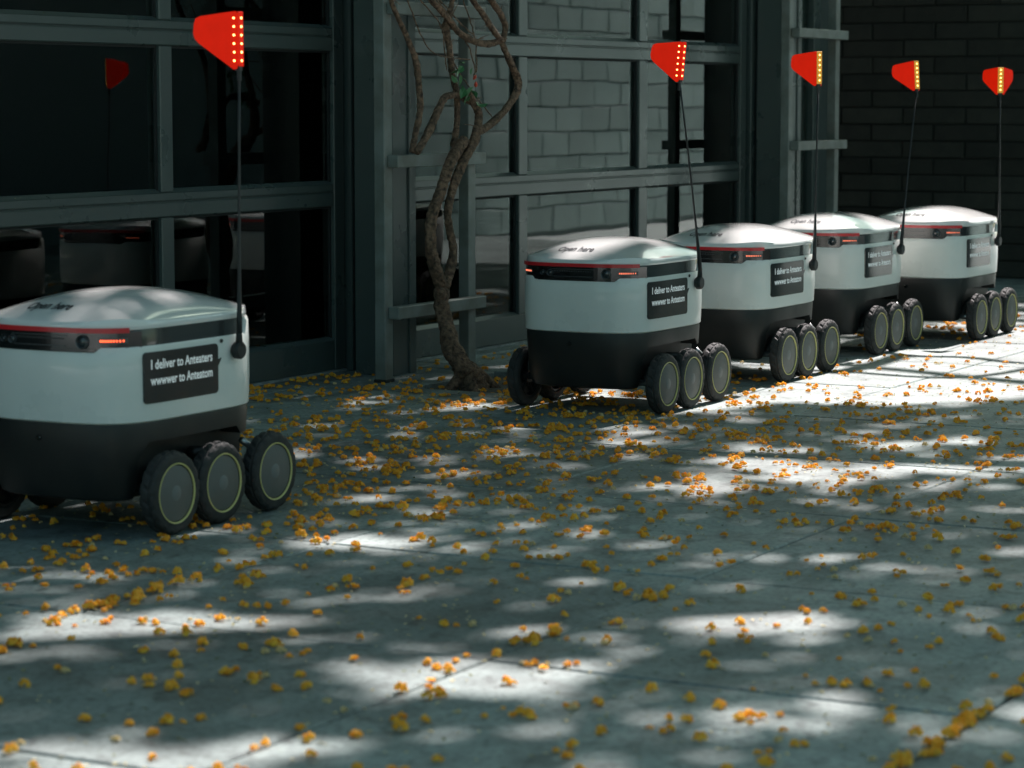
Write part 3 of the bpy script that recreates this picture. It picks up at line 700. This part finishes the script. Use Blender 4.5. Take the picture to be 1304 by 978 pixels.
# ------------------------------------------------------------------ fallen blossoms
def petal(q, c, d, L, W, lift, mi, rg):
    d = Vector((math.cos(d), math.sin(d), 0)); s_ = Vector((-d.y, d.x, 0)); c = Vector(c); k = rg.uniform(-.25, .25)
    p = [c, c + d * L * .5 + s_ * W * .5 + Vector((0, 0, lift * .8)), c + d * L * (1 + k) + s_ * W * .3 + Vector((0, 0, lift * rg.uniform(.3, 1.1))),
         c + d * L - s_ * W * .35 + Vector((0, 0, lift * rg.uniform(.5, 1.2))), c + d * L * .5 - s_ * W * .5 + Vector((0, 0, lift * .55))]
    q.add(p, [(0, 1, 2), (0, 2, 3), (0, 3, 4)], mi)
def blossom(q, o, sc, rg, mi=0, ci=1):
    """a crumpled ball of small petals"""
    o = Vector(o); n = rg.randint(15, 20); fx, fy, fz = rg.uniform(.8, 1.2), rg.uniform(.8, 1.2), rg.uniform(.7, 1.15)
    for k in range(n):
        th_, ph_ = rg.uniform(0, 6.283), math.acos(rg.uniform(-.1, 1))
        nv = Vector((math.sin(ph_) * math.cos(th_), math.sin(ph_) * math.sin(th_), math.cos(ph_)))
        p = Vector((nv.x * fx * .0085, nv.y * fy * .0085, .0035 + nv.z * fz * .0085)) * sc
        nv = (nv + Vector((rg.gauss(0, .5), rg.gauss(0, .5), rg.gauss(0, .5)))).normalized()
        a = nv.orthogonal().normalized(); b_ = nv.cross(a); t_ = rg.uniform(0, 6.28); a, b_ = a * math.cos(t_) + b_ * math.sin(t_), b_ * math.cos(t_) - a * math.sin(t_)
        s1, s2 = rg.uniform(.0045, .0075) * sc, rg.uniform(.0035, .006) * sc
        vs = [p - a * s1, p - b_ * s2 + nv * .001, p + a * s1 - nv * .0018 * sc, p + b_ * s2, p + nv * .0012 * sc]
        vs = [Vector((v.x, v.y, max(v.z, .0004))) + o for v in vs]
        q.add(vs, [(0, 1, 4), (1, 2, 4), (2, 3, 4), (3, 0, 4)], mi)
    a = rg.uniform(0, 6.28); petal(q, o + Vector((math.cos(a), math.sin(a), .2)) * .009 * sc, a, .006 * sc, .005 * sc, .003 * sc, ci, rg)
def blossom_flat(q, o, sc, rg, mi=0, ci=1):
    n = rg.randint(9, 13); o = Vector(o)
    for k in range(n):
        h = rg.uniform(.001, .011) * sc
        off = Vector((rg.gauss(0, .0022), rg.gauss(0, .0022), h)) * sc
        petal(q, o + off, rg.uniform(0, 6.28), rg.uniform(.008, .0135) * sc, rg.uniform(.009, .014) * sc, rg.uniform(.001, .012) * sc, mi, rg)
    a = rg.uniform(0, 6.28); petal(q, o + Vector((math.cos(a), math.sin(a), .3)) * .007 * sc, a, .006 * sc, .005 * sc, .003 * sc, ci, rg)
rb_ = random.Random(21)
blo = []
for k in range(12):
    q = MB()
    if k < 6: blossom(q, (0, 0, 0), rb_.uniform(.95, 1.3), rb_)
    elif k == 6: blossom_flat(q, (0, 0, 0), rb_.uniform(.8, 1.0), rb_)
    elif k < 10:
        for j in range(rb_.randint(2, 3)): blossom(q, (rb_.gauss(0, .014), rb_.gauss(0, .014), 0), rb_.uniform(.95, 1.3), rb_)
    else: blossom(q, (0, 0, 0), .8, rb_, 0, 1)
    blo.append(q.mesh('fallen_blossom', [M['petal'] if k < 10 else M['cream'], M['calyx']]))
def in_pit(x, y): return PIT[0] < x < PIT[1] and PIT[2] < y < PIT[3]
def density(x, y):
    """how thickly the blossoms lie: drift beside the building, thinner towards the camera"""
    d = 0.48
    d += 1.5 * math.exp(-((x - 7.3) / 1.2) ** 2 - ((y - 4.15) / .62) ** 2)
    d += 0.9 * math.exp(-((x - 6.4) / 1.0) ** 2 - ((y - 3.9) / .7) ** 2)
    d += 0.5 * math.exp(-((x - 7.2) / 1.3) ** 2 - ((y - 2.7) / .8) ** 2)
    if x < 5.2: d *= 1.0
    if x > 9.3: d *= 0.6
    return min(d, 1.6)
pts = []
while len(pts) < 5300:
    x, y = rb_.uniform(3.0, 12.5), rb_.uniform(.7, 5.38)
    if rb_.random() * 1.6 > density(x, y): continue
    if y > 5.28 and x > 8.6: continue
    if 5.12 < y < 5.31 and (8.51 < x < 8.70 or 12.44 < x < 12.64): continue
    pts.append((x, y, rb_.uniform(.5, 1.12)))
    if rb_.random() < .20:
        for j in range(rb_.randint(1, 4)): pts.append((x + rb_.gauss(0, .035), min(5.38, y + rb_.gauss(0, .035)), rb_.uniform(.5, 1.0)))
def along(x0, y0, x1, y1, n, sp=.007):
    for k in range(n):
        t = rb_.random(); pts.append((x0 + (x1 - x0) * t + rb_.gauss(0, sp), y0 + (y1 - y0) * t + rb_.gauss(0, sp), rb_.uniform(.75, 1.15)))
along(3.80, 1.374, 4.62, 1.374, 34); along(3.82, 1.40, 3.92, 1.34, 6, .02)
along(4.10, 3.304, 4.62, 3.304, 26); along(4.6, 3.304, 5.1, 3.304, 8); along(3.4, 2.338, 4.0, 2.338, 4); along(4.2, 2.338, 5.6, 2.338, 8)
along(8.24, 4.40, 8.80, 4.62, 26, .05); along(6.2, 5.36, 8.55, 5.30, 46, .05); along(7.6, 5.15, 8.3, 4.95, 22, .06)
vv = Vector((math.cos(HEAD), math.sin(HEAD), 0)); rr_ = Vector((math.sin(HEAD), -math.cos(HEAD), 0))
def seen(x, y):
    d = x * vv.x + y * vv.y; l = x * rr_.x + y * rr_.y
    return d > 3.9 and abs(l / d) < 0.203
vis_ = sorted([p for p in pts if seen(p[0], p[1])], key=lambda p: math.hypot(p[0], p[1]) / p[2])
near, rest = vis_[:300], vis_[300:] + [p for p in pts if not seen(p[0], p[1])]
for x, y, s_ in near:
    k = rb_.choice((0, 1, 2, 3, 4, 5, 0, 1, 2, 3, 4, 5, 6, 10, 11)); o = link('fallen_blossom', blo[k], None, (x, y, .0015), (rb_.gauss(0, .12), rb_.gauss(0, .12), rb_.uniform(0, 6.28)))
    o.scale = (s_, s_, s_)
    d = x * vv.x + y * vv.y; l = (x * rr_.x + y * rr_.y) / d
    if abs(y - 1.374) < .03: where = 'packed in the paving joint at the lower right'
    elif abs(y - 3.304) < .03: where = 'lying in the paving joint before the nearest robot'
    elif y > 2.9 and d < 6.3: where = 'on the paving before the nearest robot'
    elif l < -.06: where = 'on the paving at the lower left'
    elif l > .075: where = 'on the paving at the lower right'
    elif d < 4.9: where = 'on the paving at the bottom centre'
    else: where = 'on the middle of the paving'
    if k < 10: tag(o, 'small crumpled orange-yellow blossom ' + where, 'blossom', 'orange blossoms ' + where)
    else: tag(o, 'small withered brown-centred blossom ' + where, 'blossom', 'withered blossoms ' + where)
q = MB(); q2 = MB()
for x, y, s_ in rest:
    z = -.020 if in_pit(x, y) else .0015
    s_ *= 1.02
    if rb_.random() < .86:
        for j in range(1 if rb_.random() < .8 else 2): blossom(q, (x + rb_.gauss(0, .008) * j, y + rb_.gauss(0, .008) * j, z), s_, rb_, 0, 1)
    else: blossom(q2, (x, y, z), s_ * .8, rb_, 0, 1)
tag(q.build('blossom_litter', [M['petal'], M['calyx']]), 'drift of fallen orange-yellow blossoms on the paving farther back', 'blossoms', kind='stuff')
tag(q2.build('cream_litter', [M['cream'], M['calyx']]), 'withered cream blossoms scattered on the paving farther back', 'blossoms', kind='stuff')
q = MB()
for k in range(13000):
    x, y = rb_.uniform(3.0, 13), rb_.uniform(.6, 5.38)
    if rb_.random() > .35 + .6 * density(x, y): continue
    petal(q, (x, y, -.02 if in_pit(x, y) else .0012), rb_.uniform(0, 6.28), rb_.uniform(.004, .013), rb_.uniform(.004, .010), rb_.uniform(.001, .006), 0, rb_)
tag(q.build('petal_crumbs', M['crumb']), 'tiny green and straw-coloured flower crumbs strewn over the paving', 'litter', kind='stuff')
q = MB(); rgd = random.Random(5)                   # blossoms caught on the rails
for k in range(46):
    x = rgd.uniform(6.4, 12.4); z = rgd.choice([.738, .738, 1.337, .131])
    if 8.5 < x < 8.95: continue
    petal(q, (x, 5.411, z + .001), rgd.uniform(0, 6.28), rgd.uniform(.003, .007), .004, .004, 0, rgd)
tag(q.build('rail_litter', M['crumb']), 'dry petals caught on the rails of the garage doors', 'litter', kind='stuff')

# ------------------------------------------------------------------ the tree overhead that dapples the light
PATCH = [[(4.32, 2.78), (4.18, 2.77), (4.04, 2.87), (3.95, 3.05), (3.93, 3.24), (3.99, 3.38), (4.12, 3.4), (4.27, 3.3), (4.38, 3.11), (4.39, 2.91)], [(4.06, 3.06), (3.97, 3.03), (3.88, 3.06), (3.84, 3.14), (3.85, 3.25), (3.91, 3.34), (4.0, 3.38), (4.09, 3.35), (4.14, 3.26), (4.12, 3.15)], [(4.4, 3.47), (4.37, 3.47), (4.32, 3.51), (4.29, 3.57), (4.27, 3.64), (4.29, 3.68), (4.32, 3.68), (4.37, 3.64), (4.4, 3.57), (4.42, 3.51)], [(4.18, 2.15), (4.08, 2.15), (3.98, 2.22), (3.91, 2.34), (3.9, 2.47), (3.96, 2.56), (4.06, 2.57), (4.17, 2.5), (4.24, 2.37), (4.24, 2.24)], [(4.09, 2.44), (4.03, 2.43), (3.97, 2.47), (3.93, 2.54), (3.93, 2.61), (3.96, 2.67), (4.02, 2.68), (4.08, 2.64), (4.12, 2.56), (4.13, 2.49)], [(4.22, 2.37), (4.17, 2.38), (4.12, 2.44), (4.08, 2.52), (4.06, 2.59), (4.07, 2.63), (4.12, 2.63), (4.17, 2.57), (4.21, 2.49), (4.23, 2.41)], [(4.59, 2.17), (4.53, 2.18), (4.46, 2.24), (4.41, 2.33), (4.4, 2.42), (4.43, 2.47), (4.49, 2.47), (4.56, 2.41), (4.62, 2.32), (4.63, 2.22)], [(4.82, 1.84), (4.72, 1.85), (4.61, 1.93), (4.54, 2.06), (4.54, 2.18), (4.6, 2.26), (4.7, 2.26), (4.81, 2.18), (4.89, 2.05), (4.89, 1.92)], [(4.77, 1.76), (4.71, 1.77), (4.64, 1.83), (4.59, 1.93), (4.58, 2.01), (4.6, 2.06), (4.66, 2.05), (4.73, 1.98), (4.78, 1.89), (4.79, 1.8)], [(4.08, 1.45), (4.02, 1.48), (3.93, 1.58), (3.86, 1.72), (3.82, 1.85), (3.83, 1.91), (3.89, 1.88), (3.97, 1.78), (4.05, 1.63), (4.09, 1.5)], [(4.09, 1.46), (4.05, 1.47), (4.01, 1.52), (3.97, 1.58), (3.96, 1.64), (3.98, 1.67), (4.02, 1.67), (4.06, 1.62), (4.1, 1.55), (4.11, 1.49)], [(3.54, 2.15), (3.45, 2.17), (3.34, 2.27), (3.25, 2.44), (3.22, 2.6), (3.24, 2.69), (3.33, 2.69), (3.44, 2.58), (3.54, 2.41), (3.57, 2.24)], [(3.29, 2.5), (3.25, 2.5), (3.2, 2.53), (3.17, 2.59), (3.16, 2.66), (3.18, 2.7), (3.22, 2.71), (3.27, 2.68), (3.31, 2.62), (3.31, 2.55)], [(3.62, 2.22), (3.59, 2.23), (3.54, 2.28), (3.51, 2.35), (3.49, 2.41), (3.5, 2.45), (3.53, 2.44), (3.57, 2.39), (3.61, 2.32), (3.63, 2.25)], [(4.61, 1.45), (4.55, 1.45), (4.51, 1.48), (4.48, 1.52), (4.49, 1.56), (4.53, 1.59), (4.58, 1.59), (4.63, 1.57), (4.66, 1.52), (4.65, 1.48)], [(4.33, 1.27), (4.23, 1.25), (4.16, 1.27), (4.14, 1.3), (4.18, 1.35), (4.26, 1.39), (4.36, 1.41), (4.44, 1.4), (4.46, 1.36), (4.42, 1.31)], [(5.39, 3.1), (5.3, 3.09), (5.2, 3.15), (5.14, 3.26), (5.14, 3.38), (5.19, 3.47), (5.28, 3.48), (5.38, 3.42), (5.44, 3.3), (5.45, 3.18)], [(5.32, 3.42), (5.28, 3.41), (5.23, 3.45), (5.2, 3.51), (5.19, 3.58), (5.21, 3.62), (5.26, 3.62), (5.31, 3.59), (5.34, 3.52), (5.35, 3.46)], [(4.99, 3.06), (4.94, 3.06), (4.89, 3.08), (4.87, 3.14), (4.87, 3.2), (4.9, 3.24), (4.95, 3.25), (5.0, 3.22), (5.02, 3.17), (5.02, 3.11)], [(5.49, 1.73), (5.43, 1.74), (5.37, 1.79), (5.33, 1.87), (5.32, 1.94), (5.36, 1.98), (5.42, 1.97), (5.48, 1.92), (5.52, 1.84), (5.53, 1.77)], [(5.47, 1.64), (5.42, 1.64), (5.37, 1.67), (5.35, 1.71), (5.35, 1.76), (5.39, 1.79), (5.44, 1.79), (5.48, 1.76), (5.51, 1.71), (5.5, 1.66)], [(6.34, 3.78), (6.27, 3.76), (6.19, 3.81), (6.14, 3.89), (6.15, 3.99), (6.19, 4.05), (6.27, 4.07), (6.35, 4.02), (6.4, 3.94), (6.4, 3.84)], [(6.73, 3.52), (6.65, 3.53), (6.57, 3.61), (6.5, 3.74), (6.48, 3.86), (6.51, 3.93), (6.58, 3.92), (6.67, 3.83), (6.74, 3.71), (6.76, 3.58)], [(6.87, 3.81), (6.82, 3.81), (6.76, 3.86), (6.72, 3.94), (6.71, 4.02), (6.73, 4.06), (6.78, 4.06), (6.84, 4.01), (6.88, 3.93), (6.89, 3.85)], [(7.22, 3.55), (7.15, 3.55), (7.07, 3.59), (7.03, 3.67), (7.03, 3.76), (7.08, 3.81), (7.15, 3.82), (7.22, 3.77), (7.27, 3.69), (7.27, 3.61)], [(7.16, 3.19), (7.09, 3.21), (7.01, 3.29), (6.95, 3.4), (6.93, 3.51), (6.96, 3.57), (7.02, 3.56), (7.11, 3.48), (7.17, 3.36), (7.19, 3.25)], [(7.88, 4.18), (7.81, 4.18), (7.73, 4.23), (7.68, 4.32), (7.68, 4.41), (7.73, 4.47), (7.8, 4.48), (7.88, 4.43), (7.93, 4.34), (7.93, 4.24)], [(7.36, 4.08), (7.3, 4.08), (7.24, 4.14), (7.2, 4.22), (7.19, 4.3), (7.21, 4.35), (7.27, 4.35), (7.33, 4.3), (7.38, 4.21), (7.39, 4.13)], [(7.52, 4.38), (7.47, 4.38), (7.42, 4.43), (7.38, 4.5), (7.37, 4.57), (7.39, 4.61), (7.44, 4.61), (7.49, 4.56), (7.53, 4.49), (7.54, 4.42)], [(7.31, 3.38), (7.23, 3.38), (7.15, 3.45), (7.09, 3.56), (7.08, 3.66), (7.13, 3.73), (7.2, 3.72), (7.29, 3.66), (7.35, 3.55), (7.36, 3.44)], [(7.61, 3.32), (7.51, 3.33), (7.41, 3.41), (7.35, 3.53), (7.34, 3.65), (7.39, 3.72), (7.49, 3.72), (7.59, 3.64), (7.66, 3.52), (7.67, 3.39)], [(7.34, 2.14), (7.2, 2.14), (7.07, 2.23), (7.0, 2.36), (7.01, 2.49), (7.1, 2.58), (7.25, 2.58), (7.39, 2.49), (7.46, 2.35), (7.45, 2.22)], [(7.05, 2.42), (6.89, 2.42), (6.75, 2.53), (6.66, 2.7), (6.66, 2.86), (6.75, 2.97), (6.9, 2.97), (7.05, 2.86), (7.15, 2.68), (7.14, 2.51)], [(7.04, 2.77), (6.93, 2.77), (6.83, 2.84), (6.77, 2.95), (6.77, 3.06), (6.84, 3.14), (6.95, 3.14), (7.06, 3.07), (7.12, 2.96), (7.11, 2.84)], [(6.77, 2.23), (6.65, 2.24), (6.54, 2.32), (6.47, 2.44), (6.47, 2.57), (6.54, 2.64), (6.66, 2.64), (6.78, 2.56), (6.85, 2.43), (6.84, 2.3)], [(6.65, 2.76), (6.56, 2.76), (6.47, 2.83), (6.41, 2.93), (6.41, 3.04), (6.46, 3.11), (6.55, 3.11), (6.65, 3.04), (6.7, 2.93), (6.7, 2.82)], [(7.3, 2.83), (7.22, 2.83), (7.14, 2.88), (7.09, 2.97), (7.09, 3.06), (7.14, 3.12), (7.22, 3.12), (7.31, 3.06), (7.36, 2.97), (7.35, 2.88)], [(6.63, 1.95), (6.54, 1.95), (6.47, 1.99), (6.43, 2.05), (6.45, 2.12), (6.51, 2.17), (6.6, 2.17), (6.68, 2.13), (6.72, 2.06), (6.7, 1.99)], [(7.72, 2.42), (7.65, 2.43), (7.58, 2.48), (7.53, 2.56), (7.54, 2.63), (7.59, 2.68), (7.66, 2.68), (7.74, 2.62), (7.78, 2.54), (7.77, 2.47)], [(7.81, 3.08), (7.73, 3.08), (7.65, 3.13), (7.61, 3.21), (7.61, 3.29), (7.67, 3.35), (7.75, 3.35), (7.82, 3.3), (7.87, 3.22), (7.86, 3.13)], [(6.21, 2.73), (6.16, 2.74), (6.11, 2.78), (6.07, 2.85), (6.07, 2.91), (6.09, 2.95), (6.14, 2.95), (6.19, 2.9), (6.23, 2.83), (6.23, 2.77)], [(5.98, 3.15), (5.93, 3.16), (5.88, 3.21), (5.84, 3.29), (5.82, 3.36), (5.84, 3.41), (5.89, 3.4), (5.95, 3.35), (5.99, 3.27), (6.0, 3.19)], [(5.39, 2.73), (5.35, 2.74), (5.3, 2.78), (5.27, 2.84), (5.26, 2.89), (5.28, 2.93), (5.32, 2.92), (5.36, 2.88), (5.39, 2.82), (5.4, 2.76)], [(5.7, 2.15), (5.66, 2.15), (5.62, 2.19), (5.59, 2.25), (5.58, 2.31), (5.6, 2.34), (5.64, 2.33), (5.68, 2.29), (5.72, 2.23), (5.72, 2.18)], [(5.32, 2.52), (5.29, 2.52), (5.26, 2.56), (5.23, 2.6), (5.22, 2.65), (5.24, 2.68), (5.27, 2.67), (5.3, 2.64), (5.33, 2.59), (5.34, 2.54)], [(6.37, 2.02), (6.32, 2.02), (6.26, 2.08), (6.22, 2.15), (6.21, 2.22), (6.24, 2.26), (6.29, 2.25), (6.36, 2.2), (6.4, 2.12), (6.4, 2.05)], [(5.67, 3.19), (5.62, 3.19), (5.57, 3.22), (5.53, 3.29), (5.53, 3.35), (5.55, 3.4), (5.6, 3.4), (5.65, 3.36), (5.69, 3.3), (5.69, 3.23)], [(6.62, 3.21), (6.57, 3.21), (6.52, 3.26), (6.48, 3.33), (6.47, 3.4), (6.49, 3.44), (6.53, 3.44), (6.59, 3.39), (6.63, 3.32), (6.64, 3.25)], [(7.73, 2.6), (7.66, 2.61), (7.59, 2.68), (7.54, 2.77), (7.53, 2.86), (7.57, 2.9), (7.64, 2.9), (7.71, 2.83), (7.76, 2.74), (7.77, 2.65)], [(8.03, 3.34), (7.96, 3.34), (7.88, 3.39), (7.84, 3.48), (7.84, 3.56), (7.88, 3.61), (7.95, 3.61), (8.03, 3.56), (8.08, 3.47), (8.08, 3.39)], [(4.13, 2.09), (4.08, 2.1), (4.03, 2.15), (3.99, 2.23), (3.97, 2.3), (3.99, 2.34), (4.03, 2.34), (4.08, 2.28), (4.13, 2.2), (4.14, 2.13)], [(4.5, 1.96), (4.46, 1.97), (4.42, 2.0), (4.39, 2.06), (4.38, 2.12), (4.4, 2.15), (4.44, 2.15), (4.49, 2.11), (4.52, 2.05), (4.52, 1.99)], [(5.08, 2.86), (5.05, 2.86), (5.02, 2.88), (5.0, 2.92), (5.0, 2.96), (5.01, 2.98), (5.04, 2.98), (5.07, 2.96), (5.09, 2.92), (5.09, 2.88)], [(4.42, 2.76), (4.34, 2.76), (4.27, 2.82), (4.21, 2.92), (4.2, 3.03), (4.23, 3.1), (4.31, 3.1), (4.39, 3.04), (4.45, 2.94), (4.46, 2.83)], [(5.61, 2.55), (5.58, 2.56), (5.53, 2.6), (5.5, 2.66), (5.49, 2.72), (5.5, 2.75), (5.54, 2.74), (5.58, 2.7), (5.61, 2.64), (5.62, 2.58)], [(7.45, 4.87), (7.41, 4.87), (7.37, 4.89), (7.35, 4.93), (7.35, 4.98), (7.38, 5.02), (7.42, 5.03), (7.46, 5.01), (7.48, 4.96), (7.48, 4.91)], [(7.8, 3.63), (8.08, 3.62), (8.38, 3.57), (8.56, 3.23), (8.95, 2.77), (9.25, 2.58), (11.09, 3.03), (11.87, 3.68), (11.28, 3.88), (9.48, 3.91), (8.57, 3.84), (8.05, 3.77)]]
tree = empty('shade_tree', (11.5, -1.6, 0)); tag(tree, 'broad spreading tree outside the frame whose canopy dapples the paving', 'tree')
OT = Vector((11.5, -1.6, 0)); rt = random.Random(9)
kx, ky = SUNV.x / SUNV.z, SUNV.y / SUNV.z
q = MB(); q.tube(catmull([(0, 0, -.1, .26), (0.05, .05, 1.2, .20), (.1, .2, 2.6, .18), (.3, .5, 4.2, .15)], 6) and [p[:3] for p in catmull([(0, 0, -.1, .26), (0.05, .05, 1.2, .20), (.1, .2, 2.6, .18), (.3, .5, 4.2, .15)], 6)],
       [p[3] for p in catmull([(0, 0, -.1, .26), (0.05, .05, 1.2, .20), (.1, .2, 2.6, .18), (.3, .5, 4.2, .15)], 6)], 12, rough=.05, rg=rt)
q.build('trunk', M['treebark'], tree, smooth=True)
q = MB()
def limb(pts, r0, r1):
    P = catmull(pts, 6); q.tube([Vector(p) - OT for p in P], [r0 + (r1 - r0) * i / (len(P) - 1) for i in range(len(P))], 8)
for ex, ey in ((7.5, 1.0), (9, 4.5), (12.5, 6), (16, 5), (19, 3.5), (18, 0), (14, -2), (21, 1.5)):
    sx, sy = 11.8, -1.1
    limb([(sx, sy, 4.1), ((sx * 2 + ex) / 3, (sy * 2 + ey) / 3, 5.6), ((sx + ex * 2) / 3, (sy + ey * 2) / 3, 6.7), (ex, ey, 7.6)], .12, .03)
for L_, zz, r_ in (([(9.25, 4.75), (9.531, 4.337), (9.422, 4.016), (9.50, 3.707), (9.452, 3.342), (9.58, 3.165), (9.931, 3.076), (10.7, 3.0), (11.6, 3.0)], 4.0, .030),
                   ([(10.604, 4.1), (10.252, 3.695), (10.28, 3.432), (10.173, 3.151), (10.319, 2.883), (10.6, 2.5)], 4.2, .034),
                   ([(10.252, 3.695), (9.79, 3.66), (9.437, 3.674)], 4.2, .06)):
    limb([(x + zz * kx, y + zz * ky, zz) for x, y in L_], r_, r_ * .8)
limb([(11.8, -1.1, 4.1), (13.2, .8, 4.3), (14.6, 2.2, 4.3), (14.75, 3.1, 4.05)], .08, .035)
q.build('limbs', M['treebark'], tree, smooth=True)
polys = []
for i_, P in enumerate(PATCH):
    mx_, my_ = sum(p[0] for p in P) / len(P), sum(p[1] for p in P) / len(P)
    k_ = 1.0 if i_ == len(PATCH) - 1 else 0.88
    polys.append([(mx_ + (a - mx_) * k_, my_ + (c - my_) * k_) for a, c in P])
boxes = [(min(p[0] for p in P), max(p[0] for p in P), min(p[1] for p in P), max(p[1] for p in P)) for P in polys]
BRIGHT = {0: 1, 1: 1, 3: 1, 4: 1, 7: 1, 9: .75, 11: 1, 12: .9, 13: .8, 15: .9, 16: .9, 26: .9, 30: .8, 31: .95, 32: .9, 6: .6, 8: .7, 14: .6, 19: .7, 20: .6, 18: .75, 34: .7, 37: .6}
BRIGHT.update({29: .7, 30: .8, 33: .9, 35: .8, 36: .8, 38: .6, 39: .55, 46: .6, 47: .55, 48: .6, 44: .6, 21: .6, 22: .6, 28: .5})
strength = [1.0 if i == len(PATCH) - 1 else BRIGHT.get(i, .25) for i in range(len(PATCH))]
def inside(x, y):
    o_ = noise.noise_vector((x * 3.1, y * 3.1, 0.0)) * .15 + noise.noise_vector((x * 8.3, y * 8.3, 4.0)) * .08
    x += o_.x; y += o_.y
    for P, bx_, kk_ in zip(polys, boxes, strength):
        if not (bx_[0] <= x <= bx_[1] and bx_[2] <= y <= bx_[3]): continue
        c = False; j = len(P) - 1
        for i in range(len(P)):
            if (P[i][1] > y) != (P[j][1] > y) and x < (P[j][0] - P[i][0]) * (y - P[i][1]) / (P[j][1] - P[i][1]) + P[i][0]: c = not c
            j = i
        if c: return kk_
    # open dapple over the lids of the far robots
    if x > 7.45 and 3.70 < y < 4.2 and (math.sin(x * 9.1 + 1.0) + math.sin(y * 17 + x * 3)) > 0.35: return 1.0
    if 4.45 < x < 5.15 and 3.72 < y < 4.2 and noise.noise((x * 9, y * 9, 2.0)) > .12: return .9
    if 3 < x < 12 and y < 4.4:
        f_ = noise.noise((x * 2.6, y * 2.0, 7.0)) + .5 * noise.noise((x * 6.5, y * 5.0, 1.0))
        if f_ > .22: return min(.42, (f_ - .22) * 1.5)
    return 0.0
q = MB(); n_ = 0  # crown shaped for the light: leaves left out along rays to sun patches
while n_ < 52000:
    gx, gy = rt.uniform(1.6, 14.7), rt.uniform(-.9, 5.9)
    z = 7.0 + 1.6 * rt.random() + .5 * math.sin(gx * .9) 
    n_ += 1
    jx, jy = gx + rt.gauss(0, .035), gy + rt.gauss(0, .035)
    c = Vector((gx + z * kx, gy + z * ky, z)) - OT
    a = Vector((rt.gauss(0, 1), rt.gauss(0, 1), rt.gauss(0, .6))).normalized(); b2 = a.orthogonal().normalized(); b2 = (b2 * math.cos(n_) + a.cross(b2) * math.sin(n_)); 
    L_ = rt.uniform(.07, .13); W_ = L_ * .5
    if max(inside(jx, jy), inside(jx + (a.x - a.z * kx) * L_ * .8, jy + (a.y - a.z * ky) * L_ * .8), inside(jx - (a.x - a.z * kx) * L_ * .8, jy - (a.y - a.z * ky) * L_ * .8)) > rt.random(): continue
    q.add([c - a * L_, c + b2 * W_, c + a * L_, c - b2 * W_], [(0, 1, 2, 3)])
for k in range(6000):                             # extra crown added over the camera and courtyard side to cut skylight
    gx, gy = rt.uniform(-2, 14), rt.uniform(-3, 6.5)
    if 1.5 < gx < 14.8 and -1 < gy < 6: continue
    z = 7.0 + 2.0 * rt.random()
    c = Vector((gx + z * kx, gy + z * ky, z)) - OT
    a = Vector((rt.gauss(0, 1), rt.gauss(0, 1), rt.gauss(0, .5))).normalized(); b2 = a.orthogonal().normalized(); L_ = rt.uniform(.16, .26)
    q.add([c - a * L_, c + b2 * L_ * .5, c + a * L_, c - b2 * L_ * .5], [(0, 1, 2, 3)])
q.build('crown', M['leaf'], tree)
